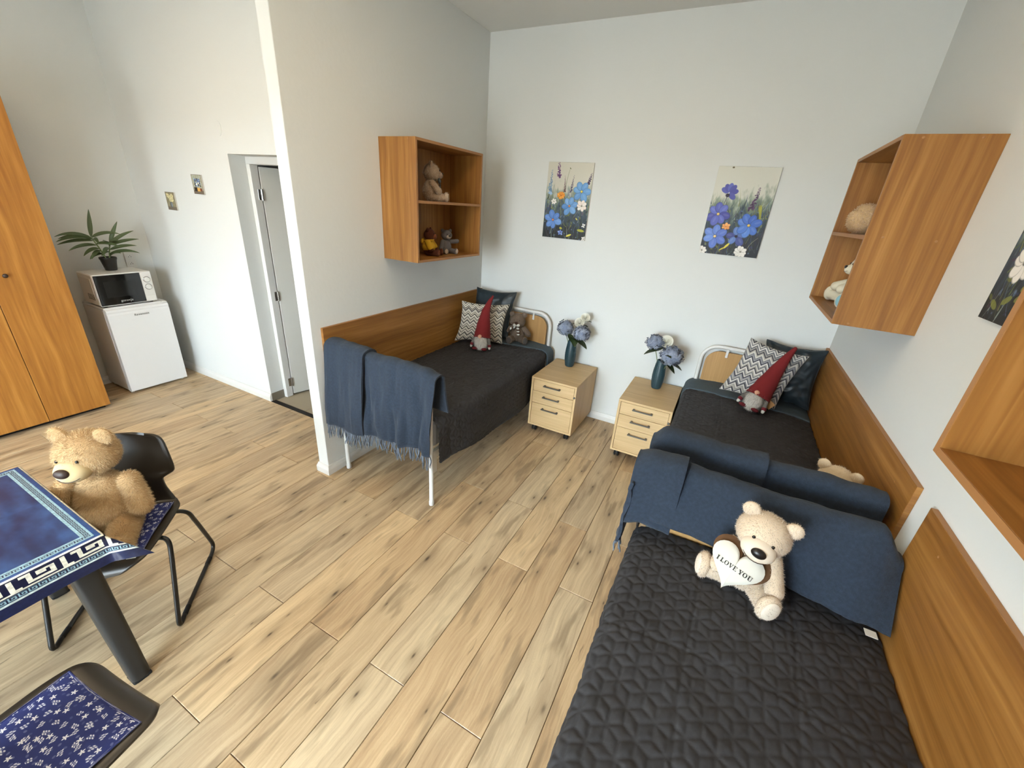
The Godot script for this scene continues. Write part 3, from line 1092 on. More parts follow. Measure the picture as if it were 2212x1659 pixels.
func skirting(called: String, a: Vector3, b: Vector3, n: Vector3, label := "", ma := 0.0, mb := 0.0) -> void:
	# ma, mb: mitre at either end (1: an outside corner)
	# a moulded white skirting board from a to b, standing out along n
	var prof := [Vector2(0, 0), Vector2(0.016, 0), Vector2(0.017, 0.045), Vector2(0.014, 0.056), Vector2(0.009, 0.066), Vector2(0.006, 0.078), Vector2(0, 0.08)]
	var P := PackedVector3Array()
	for e in [a, b]:
		for q in prof:
			P.append(e + n * q.x + Vector3.UP * (q.y + 0.001) + (b - a).normalized() * q.x * (-ma if e == a else mb))
	var m := MB.new()
	var n0 := prof.size()
	for k in n0 - 1:
		var d: Vector2 = prof[k + 1] - prof[k]
		var nn := (n * d.y - Vector3.UP * d.x).normalized()
		if k == 0:
			nn = Vector3.DOWN
		m.poly([P[k], P[k + 1], P[n0 + k + 1], P[n0 + k]], nn, [Vector2.ZERO, Vector2.ZERO, Vector2.ZERO, Vector2.ZERO])
	for e in 2:
		var pts := []
		var uv := []
		for k in n0:
			pts.append(P[e * n0 + k])
			uv.append(Vector2.ZERO)
		m.poly(pts, (a - b).normalized() * (1 if e == 0 else -1), uv)
	struct(called, m, M.trim_white, label)

func room() -> void:
	floor_boards()
	var wp: Material = M.wall_paint
	struct("ceiling", span(Vector3(LX - 0.2, CH, -1.7), Vector3(RX + 0.2, CH + 0.15, FZ + 0.2), 0.0), M.ceiling_paint, "flat pale ceiling")
	struct("wall_back", span(Vector3(0, 0, -0.15), Vector3(RX + 0.15, CH, 0), 0.0), wp, "white back wall behind the nightstands")
	struct("wall_right", span(Vector3(RX, 0, 0), Vector3(RX + 0.15, CH, FZ), 0.0), wp, "white right wall beside two beds")
	struct("wall_left", span(Vector3(LX - 0.15, 0, DZ), Vector3(LX, CH, FZ), 0.0), wp, "white wall behind fridge and wardrobe")
	struct("wall_partition", span(Vector3(PX, 0, -0.15), Vector3(0, CH, PZ), 0.003), wp, "white partition wall beside the left bed")
	# the wall with the bathroom door, around its opening
	var dw := MB.new()
	dw.box(Vector3((LX + DX0) / 2, CH / 2, DZ - 0.1), Vector3(DX0 - LX, CH, 0.2), 0.0)
	dw.box(Vector3((DX1 + PX) / 2, CH / 2, DZ - 0.1), Vector3(PX - DX1, CH, 0.2), 0.0)
	dw.box(Vector3((DX0 + DX1) / 2, (DH + CH) / 2, DZ - 0.1), Vector3(DX1 - DX0, CH - DH, 0.2), 0.0)
	struct("wall_doorway", dw, wp, "white wall with the narrow bathroom doorway")
	# front wall with two windows, behind the camera
	var fw := MB.new()
	var wins := [[-2.05, -1.25, 0.95], [0.0, 1.9, 0.06]]   # the second reaches the floor: a balcony door
	var edges := [LX - 0.15, -2.05, -1.25, 0.0, 1.9, RX + 0.15]
	for k in 3:
		fw.box(Vector3((edges[2 * k] + edges[2 * k + 1]) / 2, CH / 2, FZ + 0.12), Vector3(edges[2 * k + 1] - edges[2 * k], CH, 0.24), 0.0)
	for q in wins:
		fw.box(Vector3((q[0] + q[1]) / 2, q[2] / 2, FZ + 0.12), Vector3(q[1] - q[0], q[2], 0.24), 0.0)
		fw.box(Vector3((q[0] + q[1]) / 2, (2.55 + CH) / 2, FZ + 0.12), Vector3(q[1] - q[0], CH - 2.55, 0.24), 0.0)
	struct("wall_front", fw, wp, "white wall with two windows behind the viewer")
	for k in 2:
		var q: Array = wins[k]
		var wn := Node3D.new()
		wn.name = "window_%d" % (k + 1)
		add_child(wn)
		var ww: float = q[1] - q[0]
		var wh: float = 2.55 - q[2]
		wn.position = Vector3((q[0] + q[1]) / 2, (2.55 + q[2]) / 2, FZ + 0.14)
		wn.set_meta("kind", "structure")
		var fr := MB.new()
		for sx in [-1, 1]:
			fr.box(Vector3(sx * (ww / 2 - 0.025), 0, 0), Vector3(0.05, wh, 0.07), 0.004)
		for sy in [-1, 1]:
			fr.box(Vector3(0, sy * (wh / 2 - 0.025), 0), Vector3(ww - 0.1, 0.05, 0.07), 0.004)
		fr.box(Vector3.ZERO, Vector3(0.07, wh - 0.1, 0.07), 0.004)
		obj("window_frame", fr, M.white_plastic, wn)
		for sx in [-1, 1]:
			obj("pane", bx(Vector3(sx * (ww / 4 - 0.0075), 0, 0), Vector3(ww / 2 - 0.087, wh - 0.102, 0.004), 0.0), M.glass, wn)
	# skirting boards
	skirting("baseboard_back", Vector3(0.017, 0, 0), Vector3(RX, 0, 0), Vector3.BACK, "white skirting along the back wall")
	skirting("baseboard_partition", Vector3(0, 0, 0.017), Vector3(0, 0, PZ), Vector3.RIGHT, "white skirting along the partition", 0.0, 1.0)
	skirting("baseboard_partition_end", Vector3(PX, 0, PZ), Vector3(0, 0, PZ), Vector3.BACK, "white skirting across the partition end", 1.0, 1.0)
	skirting("baseboard_doorway", Vector3(LX, 0, DZ), Vector3(DX0, 0, DZ), Vector3.BACK, "white skirting between fridge and bathroom door")
	skirting("baseboard_left", Vector3(LX, 0, FZ), Vector3(LX, 0, DZ + 0.017), Vector3.RIGHT, "white skirting behind the fridge")
	skirting("baseboard_right", Vector3(RX, 0, 0.017), Vector3(RX, 0, FZ), Vector3.LEFT, "white skirting along the right wall")
	# the bathroom beyond the door
	var bf := struct("floor_bathroom", span(Vector3(LX, -0.1, -1.5), Vector3(PX, -0.006, DZ - 0.03), 0.0), M.grout, "beige tiled bathroom floor")
	for i in 4:
		for j in 5:
			obj("tile", bx(Vector3(-1.62 + i * 0.405, -0.004, DZ - 0.04 - 0.2025 - j * 0.405), Vector3(0.4, 0.008, 0.4), 0.0015), M.tile, bf)
	struct("wall_bathroom_back", span(Vector3(LX, 0, -1.6), Vector3(PX, CH, -1.5), 0.0), wp)
	struct("wall_bathroom_left", span(Vector3(LX - 0.15, 0, -1.6), Vector3(LX, CH, DZ - 0.2), 0.0), wp)
	struct("wall_bathroom_right", span(Vector3(PX, 0, -1.6), Vector3(PX + 0.1, CH, -0.15), 0.0), wp)
	struct("trim_1", span(Vector3(DX0, -0.01, DZ - 0.035), Vector3(DX1, 0.004, DZ + 0.012), 0.001), M.threshold, "black threshold strip at the bathroom door")
	struct("trim_2", span(Vector3(DX0, 0.0, DZ - 0.135), Vector3(DX0 + 0.008, 0.085, DZ - 0.002), 0.001), M.reveal_tile, "grey tile skirting in the door reveal")
	# the door, opened inwards on its left jamb
	var d := Node3D.new()
	d.name = "door_1"
	add_child(d)
	d.position = Vector3(DX0, 0, DZ - 0.17)
	d.set_meta("kind", "structure")
	d.set_meta("label", "white bathroom door standing open inwards")
	var fr := MB.new()
	fr.box(Vector3(0.024, 1.082, 0), Vector3(0.047, 2.158, 0.07), 0.003)
	fr.box(Vector3(DX1 - DX0 - 0.024, 1.082, 0), Vector3(0.047, 2.158, 0.07), 0.003)
	fr.box(Vector3((DX1 - DX0) / 2, DH - 0.0295, 0), Vector3(DX1 - DX0 - 0.001, 0.058, 0.071), 0.003)
	obj("frame", fr, M.trim_white, d)
	var turn := Basis(Vector3.UP, -0.26)
	var hinge := Vector3(0.03, 0, -0.045)
	var lf := MB.new()
	lf.box(hinge + turn * Vector3(0, 1.085, -0.38), Vector3(0.04, 2.13, 0.76), 0.003, turn)
	obj("leaf", lf, M.door_paint, d)
	for y in [1.93, 1.05, 0.16]:
		var h := MB.new()
		h.tube([hinge + Vector3(0.028, y - 0.045, 0.012), hinge + Vector3(0.028, y + 0.045, 0.012)], 0.009, 10)
		h.box(hinge + Vector3(0.022, y, 0.03), Vector3(0.006, 0.085, 0.03), 0.001)
		obj("hinge", h, M.steel, d, "chrome hinge")

# ---------------------------------------------------------------- furniture
func open_shelf(x_wall: float, x_front: float, y0: float, y1: float, z0: float, z1: float, mid: float, label: String) -> void:
	var s := signf(x_front - x_wall)
	var t := thing("open_shelf", label, "shelf", Vector3(x_wall, y0, (z0 + z1) / 2), Basis.IDENTITY, "open wooden wall shelves")
	var dpt := absf(x_front - x_wall)
	var H := y1 - y0
	var L := z1 - z0
	var th := 0.018
	var cx := s * dpt / 2
	var o := 0.13 * z0
	for e in [-1, 1]:
		var sp := obj("side_panel", bx(Vector3(cx, H / 2, e * (L / 2 - th / 2)), Vector3(dpt, H, th), 0.001, 1, Vector2(o + e, 0.2 * e)), M.cherry, t)
		var edge := obj("edge_band", bx(Vector3(s * (dpt + 0.0004), H / 2, e * (L / 2 - th / 2)), Vector3(0.0012, H - 0.002, th - 0.001), 0.0), M.cherry_edge, sp)
		for yy in [0.012, H * 0.505, H - 0.012]:
			for xx in [0.23, 0.80]:
				var cap := MB.new()
				cap.lathe([Vector2(0, 0.0012), Vector2(0.0045, 0.001), Vector2(0.0055, 0)], 10, Vector3(s * dpt * xx, yy, e * L / 2), Basis(Vector3.RIGHT, e * PI / 2))
				obj("screw_cap", cap, M.cherry_edge, sp)
	for q in [["bottom_board", th / 2], ["shelf_board", mid - y0 - th / 2], ["top_board", H - th / 2]]:
		var bd := obj(q[0], bx(Vector3(cx, q[1], 0), Vector3(dpt, th, L - 2 * th), 0.001, 2, Vector2(q[1] * 3 + o, o)), M.cherry, t)
		obj("edge_band", bx(Vector3(s * (dpt + 0.0004), q[1], 0), Vector3(0.0012, th - 0.001, L - 2 * th), 0.0), M.cherry_edge, bd)
	obj("back_panel", bx(Vector3(s * 0.004, H / 2, 0), Vector3(0.006, H - 2 * th, L - 2 * th), 0.0, 1, Vector2(o * 2, o)), M.cherry, t)

func bedside_panel(x0: float, x1: float, z0: float, z1: float, label: String, uvo: Vector2) -> void:
	var t := thing("bedside_panel", label, "panel", Vector3((x0 + x1) / 2, 0.55, (z0 + z1) / 2), Basis.IDENTITY, "wooden panels behind the beds")
	var b := obj("board", bx(Vector3(0, 0.2995, 0), Vector3(absf(x1 - x0), 0.599, z1 - z0), 0.001, 2, uvo), M.cherry, t)
	obj("edge_band", bx(Vector3(0, 0.5997, 0), Vector3(absf(x1 - x0) - 0.001, 0.0012, z1 - z0), 0.0), M.cherry_edge, t)
	for zz in [-0.42, 0.0, 0.42]:
		var cap := MB.new()
		var sx := 1.0 if x0 < 1 else -1.0
		cap.lathe([Vector2(0, 0.0014), Vector2(0.004, 0.001), Vector2(0.005, 0)], 10, Vector3(sx * absf(x1 - x0) / 2, 0.52, zz * (z1 - z0)), Basis(Vector3.BACK, -sx * PI / 2))
		obj("screw_cap", cap, M.cherry_edge, b)

func bed(x0: float, x1: float, z0: float, z1: float, label: String, head_far: bool) -> Node3D:
	# white tube bedstead; arches at both ends with a light board in each
	var t := thing("bed", label, "bed", Vector3((x0 + x1) / 2, 0, (z0 + z1) / 2), Basis.IDENTITY, "white tube beds")
	var hw := (x1 - x0) / 2
	var hl := (z1 - z0) / 2
	var top := 1.012
	var r := 0.13
	for e in [-1, 1]:
		var z: float = e * hl
		var path := [Vector3(-hw, 0.012, z), Vector3(-hw, 0.4, z), Vector3(-hw, top - r, z)]
		path.append_array(arc(Vector3(-hw + r, top - r, z), Vector3(-r, 0, 0), Vector3(0, r, 0), 10).slice(1))
		path.append(Vector3(0, top, z))
		path.append_array(arc(Vector3(hw - r, top - r, z), Vector3(0, r, 0), Vector3(r, 0, 0), 10))
		path.append(Vector3(hw, 0.4, z))
		path.append(Vector3(hw, 0.012, z))
		var m := MB.new()
		m.tube(path, 0.0155, 14)
		obj("headboard_tube" if (e < 0) == head_far else "footboard_tube", m, M.white_metal, t)
		for sx in [-1, 1]:
			var f := MB.new()
			f.lathe([Vector2(0, 0), Vector2(0.018, 0.0), Vector2(0.019, 0.006), Vector2(0.019, 0.028), Vector2(0.0165, 0.032)], 14, Vector3(sx * hw, 0.001, z))
			obj("leg_cap", f, M.white_plastic, t)
		# the board inside the arch
		var pts := PackedVector2Array()
		var g := 0.036
		var rr := r - g + 0.02
		pts.append(Vector2(-hw + g, 0.42))
		pts.append(Vector2(hw - g, 0.42))
		for k in 9:
			var a := PI / 2 * k / 8
			pts.append(Vector2(hw - g - rr + rr * cos(a), top - g - rr + rr * sin(a)))
		for k in 9:
			var a := PI / 2 + PI / 2 * k / 8
			pts.append(Vector2(-hw + g + rr + rr * cos(a), top - g - rr + rr * sin(a)))
		var b := MB.new()
		b.prism(pts, 0.016, Transform3D(Basis.IDENTITY, Vector3(0, 0, z - 0.008)))
		obj("headboard" if (e < 0) == head_far else "footboard", b, M.beech_dark, t)
		for sx in [-1, 1]:
			var h := MB.new()
			h.box(Vector3(sx * (hw - 0.19), top - 0.045, z - e * 0.012), Vector3(0.02, 0.07, 0.006), 0.002)
			h.tube([Vector3(sx * (hw - 0.19), top - 0.07, z - e * 0.010), Vector3(sx * (hw - 0.19), top - 0.07, z - e * 0.017)], 0.011, 12)
			obj("bracket", h, M.white_metal, t)
	for sx in [-1, 1]:
		obj("side_rail", bx(Vector3(sx * (hw - 0.012), 0.40, 0), Vector3(0.025, 0.06, 2 * hl - 0.04), 0.004), M.white_metal, t)
		for e in [-1, 1]:
			obj("rail_bracket", bx(Vector3(sx * (hw - 0.012), 0.34, e * (hl - 0.05)), Vector3(0.012, 0.2, 0.05), 0.005), M.white_metal, t)
	var ms := MB.new()
	ms.box(Vector3(0.0, 0.545, 0), Vector3(2 * hw - 0.01, 0.215, 2 * hl - 0.06), 0.03)
	obj("mattress", ms, M.mattress, t)
	return t

func rhomb(p: Vector2, s: float) -> float:
	# distance to the seams of a tumbling-block quilting, edge s
	var h := s * 1.7320508
	var q := Vector2(p.x / h, p.y / (1.5 * s))
	# nearest hexagon centre
	var best := 1e9
	var c := Vector2.ZERO
	var r0 := int(floor(q.y))
	for r in [r0, r0 + 1]:
		var o := 0.5 if posmod(r, 2) == 1 else 0.0
		var k: float = round(q.x - o) + o
		var cc := Vector2(k * h, r * 1.5 * s)
		var dd := cc.distance_squared_to(p)
		if dd < best:
			best = dd
			c = cc
	var l := p - c
	var d := h / 2 - maxf(absf(l.x), maxf(absf(l.x * 0.5 + l.y * 0.8660254), absf(l.x * 0.5 - l.y * 0.8660254)))
	for a in [PI / 2, PI / 2 + TAU / 3, PI / 2 - TAU / 3]:
		var dir := Vector2(cos(a), sin(a))
		var t := maxf(l.dot(dir), 0.0)
		d = minf(d, l.distance_to(dir * t))
	return d

func spread_at(s: float, W: float, drop: float) -> Vector3:
	# across the bed from the wall (s = 0): x from the wall, y below the top, z = 1 on the drop
	var rc := 0.06
	if s < W - rc:
		var e := 1.0 - s / (W - rc)
		return Vector3(s, -0.035 * pow(e, 6.0) - 0.015 * pow(s / (W - rc), 5.0), 0)
	var q := s - (W - rc)
	var la := rc * PI / 2
	if q < la:
		var a := q / rc
		return Vector3(W - rc + rc * sin(a), -0.015 - rc + rc * cos(a), q / la)
	return Vector3(W + 0.012 * (q - la) / 0.3, -0.015 - rc - (q - la), 1)

func bedspread(x_wall: float, side: float, W: float, z0: float, z1: float, top: float, hem: Callable, step: float, fold, label: String) -> void:
	var t := thing("bedspread", label, "bedspread", Vector3(x_wall, top, (z0 + z1) / 2), Basis.IDENTITY, "quilted bedspreads")
	var mz := (z0 + z1) / 2
	var nzs := nz(91, 1.0, 3)
	var L0 := W - 0.06 + 0.06 * PI / 2
	var ns := int((L0 + 0.35) / step)
	var nl := int((z1 - z0) / step)
	var P := PackedVector3Array()
	var Uv := PackedVector2Array()
	for i in ns + 1:
		for j in nl + 1:
			var z := lerpf(z0, z1, float(j) / nl)
			var dropl: float = maxf(0.02, top - 0.075 - hem.call(z))
			var s := (L0 + dropl) * i / ns
			var b := spread_at(s, W, dropl)
			var d := rhomb(Vector2(s, z - 0.3), 0.046)
			var puff := 0.0062 * (1.0 - exp(-d / 0.006))
			# pressed-in creases where it lay folded, and soft unevenness
			for c in [0.30, 0.62]:
				puff -= 0.0045 * exp(-pow((s - c - 0.008 * sin(z * 7)) / 0.006, 2.0))
			for c in [0.55, 1.15, 1.62]:
				puff -= 0.004 * exp(-pow((z - z0 - c - 0.012 * sin(s * 9)) / 0.006, 2.0))
			puff += 0.006 * nzs.get_noise_2d(s * 3.0, z * 3.0) + 0.003 * nzs.get_noise_2d(s * 9.0, z * 9.0)
			var wave := 0.0
			if b.z >= 1.0:
				wave = 0.012 * sin(z * 8.0 + 1.3) * (s - L0) / 0.3
			var up := Vector3(0, 1, 0) if b.z <= 0 else Vector3(sin(b.z * PI / 2), cos(b.z * PI / 2), 0)
			var p := Vector3(b.x + wave, b.y, z - mz) + up * puff
			p.x *= side
			P.append(p)
			Uv.append(Vector2(s, z))
	var m := MB.new()
	m.grid(P, ns + 1, nl + 1, false, false, Uv, false)
	# rolled hem along the drop
	var path := []
	for j in range(0, nl + 1, 3):
		path.append(P[ns * (nl + 1) + j])
	var o := obj("quilt", m, M.quilt, t)
	var hm := MB.new()
	hm.tube(path, 0.005, 6)
	obj("hem", hm, M.quilt, o)
	if fold == null:
		return
	# turned back at the head: the slate reverse side
	var nf := 26
	var Q := PackedVector3Array()
	var Qu := PackedVector2Array()
	var n2 := 64
	for i in n2 + 1:
		for j in nf + 1:
			var dropl: float = maxf(0.02, top - 0.075 - hem.call(z0) - 0.02)
			var s := (L0 + dropl) * i / n2
			var b := spread_at(s, W, dropl)
			var zf: float = fold.call(s)
			var tt := float(j) / nf
			var z := lerpf(z0 - 0.19, zf, minf(tt * 1.12, 1.0))
			var lift := 0.014
			if tt > 0.893:
				var a := (tt - 0.893) / 0.107
				z = zf + 0.008 * sin(a * PI)
				lift = 0.014 - 0.016 * a
			lift += 0.004 * nzs.get_noise_2d(s * 8.0 + 30, z * 8.0)
			var up := Vector3(0, 1, 0) if b.z <= 0 else Vector3(sin(b.z * PI / 2), cos(b.z * PI / 2), 0)
			var p := Vector3(b.x, b.y, z - mz) + up * lift
			p.x *= side
			Q.append(p)
			Qu.append(Vector2(s, z))
	var f := MB.new()
	f.grid(Q, n2 + 1, nf + 1, false, false, Qu, false)
	obj("turned_back_end", f, M.quilt_back, t, "slate blue reverse side folded back")

func nightstand(x0: float, x1: float, label: String) -> void:
	var z0 := 0.025
	var z1 := 0.632
	var y0 := 0.072
	var H := 0.567 - y0
	var t := thing("nightstand", label, "nightstand", Vector3((x0 + x1) / 2, 0, (z0 + z1) / 2), Basis.IDENTITY, "rolling drawer nightstands")
	var W := x1 - x0
	var D := z1 - z0
	var th := 0.019
	obj("top_board", bx(Vector3(0, y0 + H - th / 2, 0), Vector3(W, th, D), 0.0015, 0, Vector2(x0, 0)), M.beech, t)
	obj("bottom_board", bx(Vector3(0, y0 + th / 2, 0), Vector3(W - 2 * th, th, D), 0.001, 0), M.beech, t)
	for e in [-1, 1]:
		obj("side_panel", bx(Vector3(e * (W / 2 - th / 2), y0 + (H - th) / 2, 0), Vector3(th, H - th, D), 0.001, 1, Vector2(x0, e)), M.beech, t)
	obj("back_panel", bx(Vector3(0, y0 + H / 2, -D / 2 + 0.006), Vector3(W - 2 * th, H - 2 * th, 0.008), 0.0), M.beech, t)
	var cuts := [[0.545, 0.434], [0.431, 0.312], [0.309, 0.092]]
	for c in cuts:
		var hy: float = c[0] - c[1]
		var cy: float = (c[0] + c[1]) / 2
		var dr := obj("drawer", bx(Vector3(0, cy, D / 2 - 0.012), Vector3(W - 2 * th - 0.005, hy, 0.018), 0.0015, 0, Vector2(cy * 2, x0)), M.beech, t)
		var h := MB.new()
		var yy: float = c[0] - 0.042
		h.box(Vector3(-0.01, yy, D / 2 + 0.022), Vector3(0.165, 0.011, 0.011), 0.002)
		for sx in [-1, 1]:
			h.box(Vector3(-0.01 + sx * 0.072, yy, D / 2 + 0.009), Vector3(0.016, 0.013, 0.025), 0.002)
		obj("handle", h, M.dark_metal, dr, "dark grey bar handle")
	var lk := MB.new()
	lk.lathe([Vector2(0, 0.012), Vector2(0.008, 0.012), Vector2(0.009, 0.009), Vector2(0.009, 0)], 14, Vector3(W / 2 - 0.012, 0.462, D / 2), Basis(Vector3.RIGHT, PI / 2))
	obj("lock", lk, M.dark_metal, t)
	for sx in [-1, 1]:
		for sz in [-1, 1]:
			var cs := Node3D.new()
			cs.name = "caster"
			t.add_child(cs, true)
			cs.position = Vector3(sx * (W / 2 - 0.055), 0, sz * (D / 2 - 0.05))
			var wh := MB.new()
			for q in [-1, 1]:
				wh.lathe([Vector2(0, -0.008), Vector2(0.02, -0.008), Vector2(0.026, -0.005), Vector2(0.026, 0.005), Vector2(0.02, 0.008), Vector2(0, 0.008)], 18, Vector3(q * 0.013, 0.0265, 0), Basis(Vector3.BACK, PI / 2))
			obj("wheel", wh, M.rubber, cs)
			var hd := MB.new()
			hd.box(Vector3(0, 0.042, 0), Vector3(0.008, 0.045, 0.036), 0.002)
			hd.box(Vector3(0, 0.068, 0), Vector3(0.05, 0.006, 0.05), 0.001)
			obj("mount", hd, M.dark_metal, cs)

func wardrobe() -> void:
	var x1 := -2.474
	var z0 := 2.50
	var z1 := 4.15
	var t := thing("wardrobe", "tall orange brown wooden wardrobe at the left edge", "wardrobe", Vector3(-2.79, 0, (z0 + z1) / 2))
	var mz := (z0 + z1) / 2
	var H := 2.62
	obj("carcass", span(Vector3(-0.30, 0.06, z0 - mz), Vector3(x1 + 2.79 - 0.024, H, z1 - mz), 0.002, 1, Vector2(0.3, 0.1)), M.wardrobe_wood, t)
	obj("plinth", span(Vector3(-0.29, 0.001, z0 - mz + 0.03), Vector3(x1 + 2.79 - 0.05, 0.06, z1 - mz - 0.03), 0.0), M.black_plastic, t)
	var cuts := [2.502, 2.9136, 3.325, 3.737, 4.148]
	for k in 4:
		var a: float = cuts[k] + 0.002
		var b: float = cuts[k + 1] - 0.002
		var dr := obj("door", span(Vector3(x1 + 2.79 - 0.022, 0.035, a - mz), Vector3(x1 + 2.79, H, b - mz), 0.0015, 1, Vector2(0.41 * k + 0.1, 0.27 * k)), M.wardrobe_wood, t)
		var kz: float = (b - 0.08 if k % 2 == 0 else a + 0.08)
		var kn := MB.new()
		kn.lathe([Vector2(0.006, 0), Vector2(0.006, 0.012), Vector2(0.014, 0.018), Vector2(0.016, 0.024), Vector2(0.012, 0.031), Vector2(0, 0.033)], 16, Vector3(x1 + 2.79, 1.25, kz - mz), Basis(Vector3.BACK, -PI / 2))
		obj("knob", kn, M.nose_brown, dr, "round dark brown knob")

func text_mesh(s: String, size: float, depth: float, serif := false, bold := false) -> TextMesh:
	var tm := TextMesh.new()
	tm.text = s
	var f := SystemFont.new()
	f.font_names = PackedStringArray(["Droid Serif" if serif else "Droid Sans"])
	if bold:
		f.font_weight = 700
	tm.font = f
	tm.font_size = 32
	tm.pixel_size = size / 32.0
	tm.depth = depth
	tm.curve_step = 1.0
	return tm

func fridge() -> void:
	var t := thing("mini_fridge", "white under-counter fridge beneath the microwave", "fridge", Vector3(-2.87, 0, 2.026))
	var fx := 0.235
	obj("body", span(Vector3(-0.225, 0.025, -0.248), Vector3(fx - 0.055, 0.845, 0.248), 0.006), M.fridge_white, t)
	obj("seal", span(Vector3(fx - 0.056, 0.035, -0.243), Vector3(fx - 0.046, 0.835, 0.243), 0.001), M.logo_grey, t)
	# the door, with a rounded grip along its top
	var d := MB.new()
	var prof := [Vector2(-0.046, 0.025), Vector2(-0.008, 0.025), Vector2(0.0, 0.033), Vector2(0.0, 0.795), Vector2(-0.004, 0.812), Vector2(0.0, 0.826), Vector2(-0.004, 0.842), Vector2(-0.016, 0.850), Vector2(-0.046, 0.852)]
	var P := PackedVector2Array()
	for q in prof:
		P.append(q)
	d.prism(P, 0.496, Transform3D(Basis.IDENTITY, Vector3(fx, 0, -0.248)))
	var dr := obj("door", d, M.fridge_white, t)
	obj("top_plate", span(Vector3(-0.225, 0.845, -0.25), Vector3(fx - 0.03, 0.865, 0.25), 0.005), M.fridge_white, t)
	obj("hinge_cover", span(Vector3(fx - 0.045, 0.853, -0.245), Vector3(fx - 0.005, 0.864, -0.20), 0.003), M.white_plastic, t)
	var lg := obj("lettering", text_mesh("Ravanson", 0.026, 0.001, false, true), M.dark_metal, dr)
	lg.transform = Transform3D(Basis(Vector3.UP, PI / 2), Vector3(fx + 0.0006, 0.775, -0.012))
	for sz in [-1, 1]:
		for xx in [-0.18, 0.17]:
			var f := MB.new()
			f.lathe([Vector2(0, 0), Vector2(0.014, 0), Vector2(0.014, 0.014), Vector2(0.008, 0.016), Vector2(0.008, 0.026), Vector2(0, 0.026)], 12, Vector3(xx, 0.001, sz * 0.22))
			obj("foot", f, M.white_plastic, t)

func microwave() -> void:
	var y0 := 0.866
	var t := thing("microwave", "white microwave with black glass door on the fridge", "microwave", Vector3(-2.82, y0, 2.062))
	var h0 := 0.016
	var H := 0.298
	obj("body", span(Vector3(-0.165, h0, -0.218), Vector3(0.13, H, 0.218), 0.008), M.white_plastic, t)
	obj("front_frame", span(Vector3(0.13, h0 - 0.004, -0.22), Vector3(0.155, H + 0.002, 0.22), 0.008), M.white_plastic, t)
	var dr := obj("door", span(Vector3(0.150, h0 + 0.004, -0.128), Vector3(0.161, H - 0.006, 0.216), 0.003), M.black_gloss, t)
	obj("viewing_window", span(Vector3(0.1605, h0 + 0.075, -0.07), Vector3(0.1615, H - 0.065, 0.16), 0.0003), M.oven_window, dr)
	var lg := obj("lettering", text_mesh("gorenje", 0.026, 0.0008, false, true), M.logo_grey, dr)
	lg.transform = Transform3D(Basis(Vector3.UP, PI / 2), Vector3(0.1615, h0 + 0.035, 0.022))
	var cp := obj("control_panel", span(Vector3(0.150, h0, -0.217), Vector3(0.158, H - 0.002, -0.130), 0.004), M.white_plastic, t)
	for yy in [H - 0.075, H - 0.145]:
		var ring := MB.new()
		ring.lathe([Vector2(0.029, 0), Vector2(0.029, 0.003), Vector2(0.026, 0.0035), Vector2(0.0, 0.0035)], 24, Vector3(0.158, yy, -0.173), Basis(Vector3.BACK, -PI / 2))
		var rg := obj("dial_ring", ring, M.steel, cp)
		var kn := MB.new()
		kn.lathe([Vector2(0.023, 0.003), Vector2(0.021, 0.016), Vector2(0.018, 0.019), Vector2(0, 0.019)], 24, Vector3(0.158, yy, -0.173), Basis(Vector3.BACK, -PI / 2))
		kn.box(Vector3(0.178, yy + 0.004, -0.173), Vector3(0.005, 0.036, 0.006), 0.001, Basis(Vector3.RIGHT, 1.1))
		obj("dial", kn, M.white_plastic, cp)
	var bt := MB.new()
	bt.box(Vector3(0.1585, h0 + 0.035, -0.173), Vector3(0.004, 0.038, 0.072), 0.001)
	obj("door_button", bt, M.white_plastic, cp)
	# vents and the pressed outline in the left side
	var vt := MB.new()
	for k in 4:
		for j in 5:
			vt.box(Vector3(-0.04 + k * 0.033, h0 + 0.05 + j * 0.011, 0.2182), Vector3(0.021, 0.006, 0.002), 0.0)
	var v := obj("vent_slots", vt, M.black_plastic, t)
	v.set_meta("kind", "stuff")
	var pr := MB.new()
	pr.box(Vector3(-0.02, H - 0.04, 0.2185), Vector3(0.2, 0.004, 0.002), 0.0005)
	pr.box(Vector3(0.08, H / 2 + 0.02, 0.2185), Vector3(0.004, 0.18, 0.002), 0.0005)
	obj("pressed_rim", pr, M.white_plastic, t)
	for sx in [-0.13, 0.12]:
		for sz in [-0.18, 0.18]:
			var f := MB.new()
			f.lathe([Vector2(0, 0), Vector2(0.012, 0), Vector2(0.014, 0.018), Vector2(0, 0.018)], 10, Vector3(sx, 0.0, sz))
			obj("foot", f, M.rubber, t)

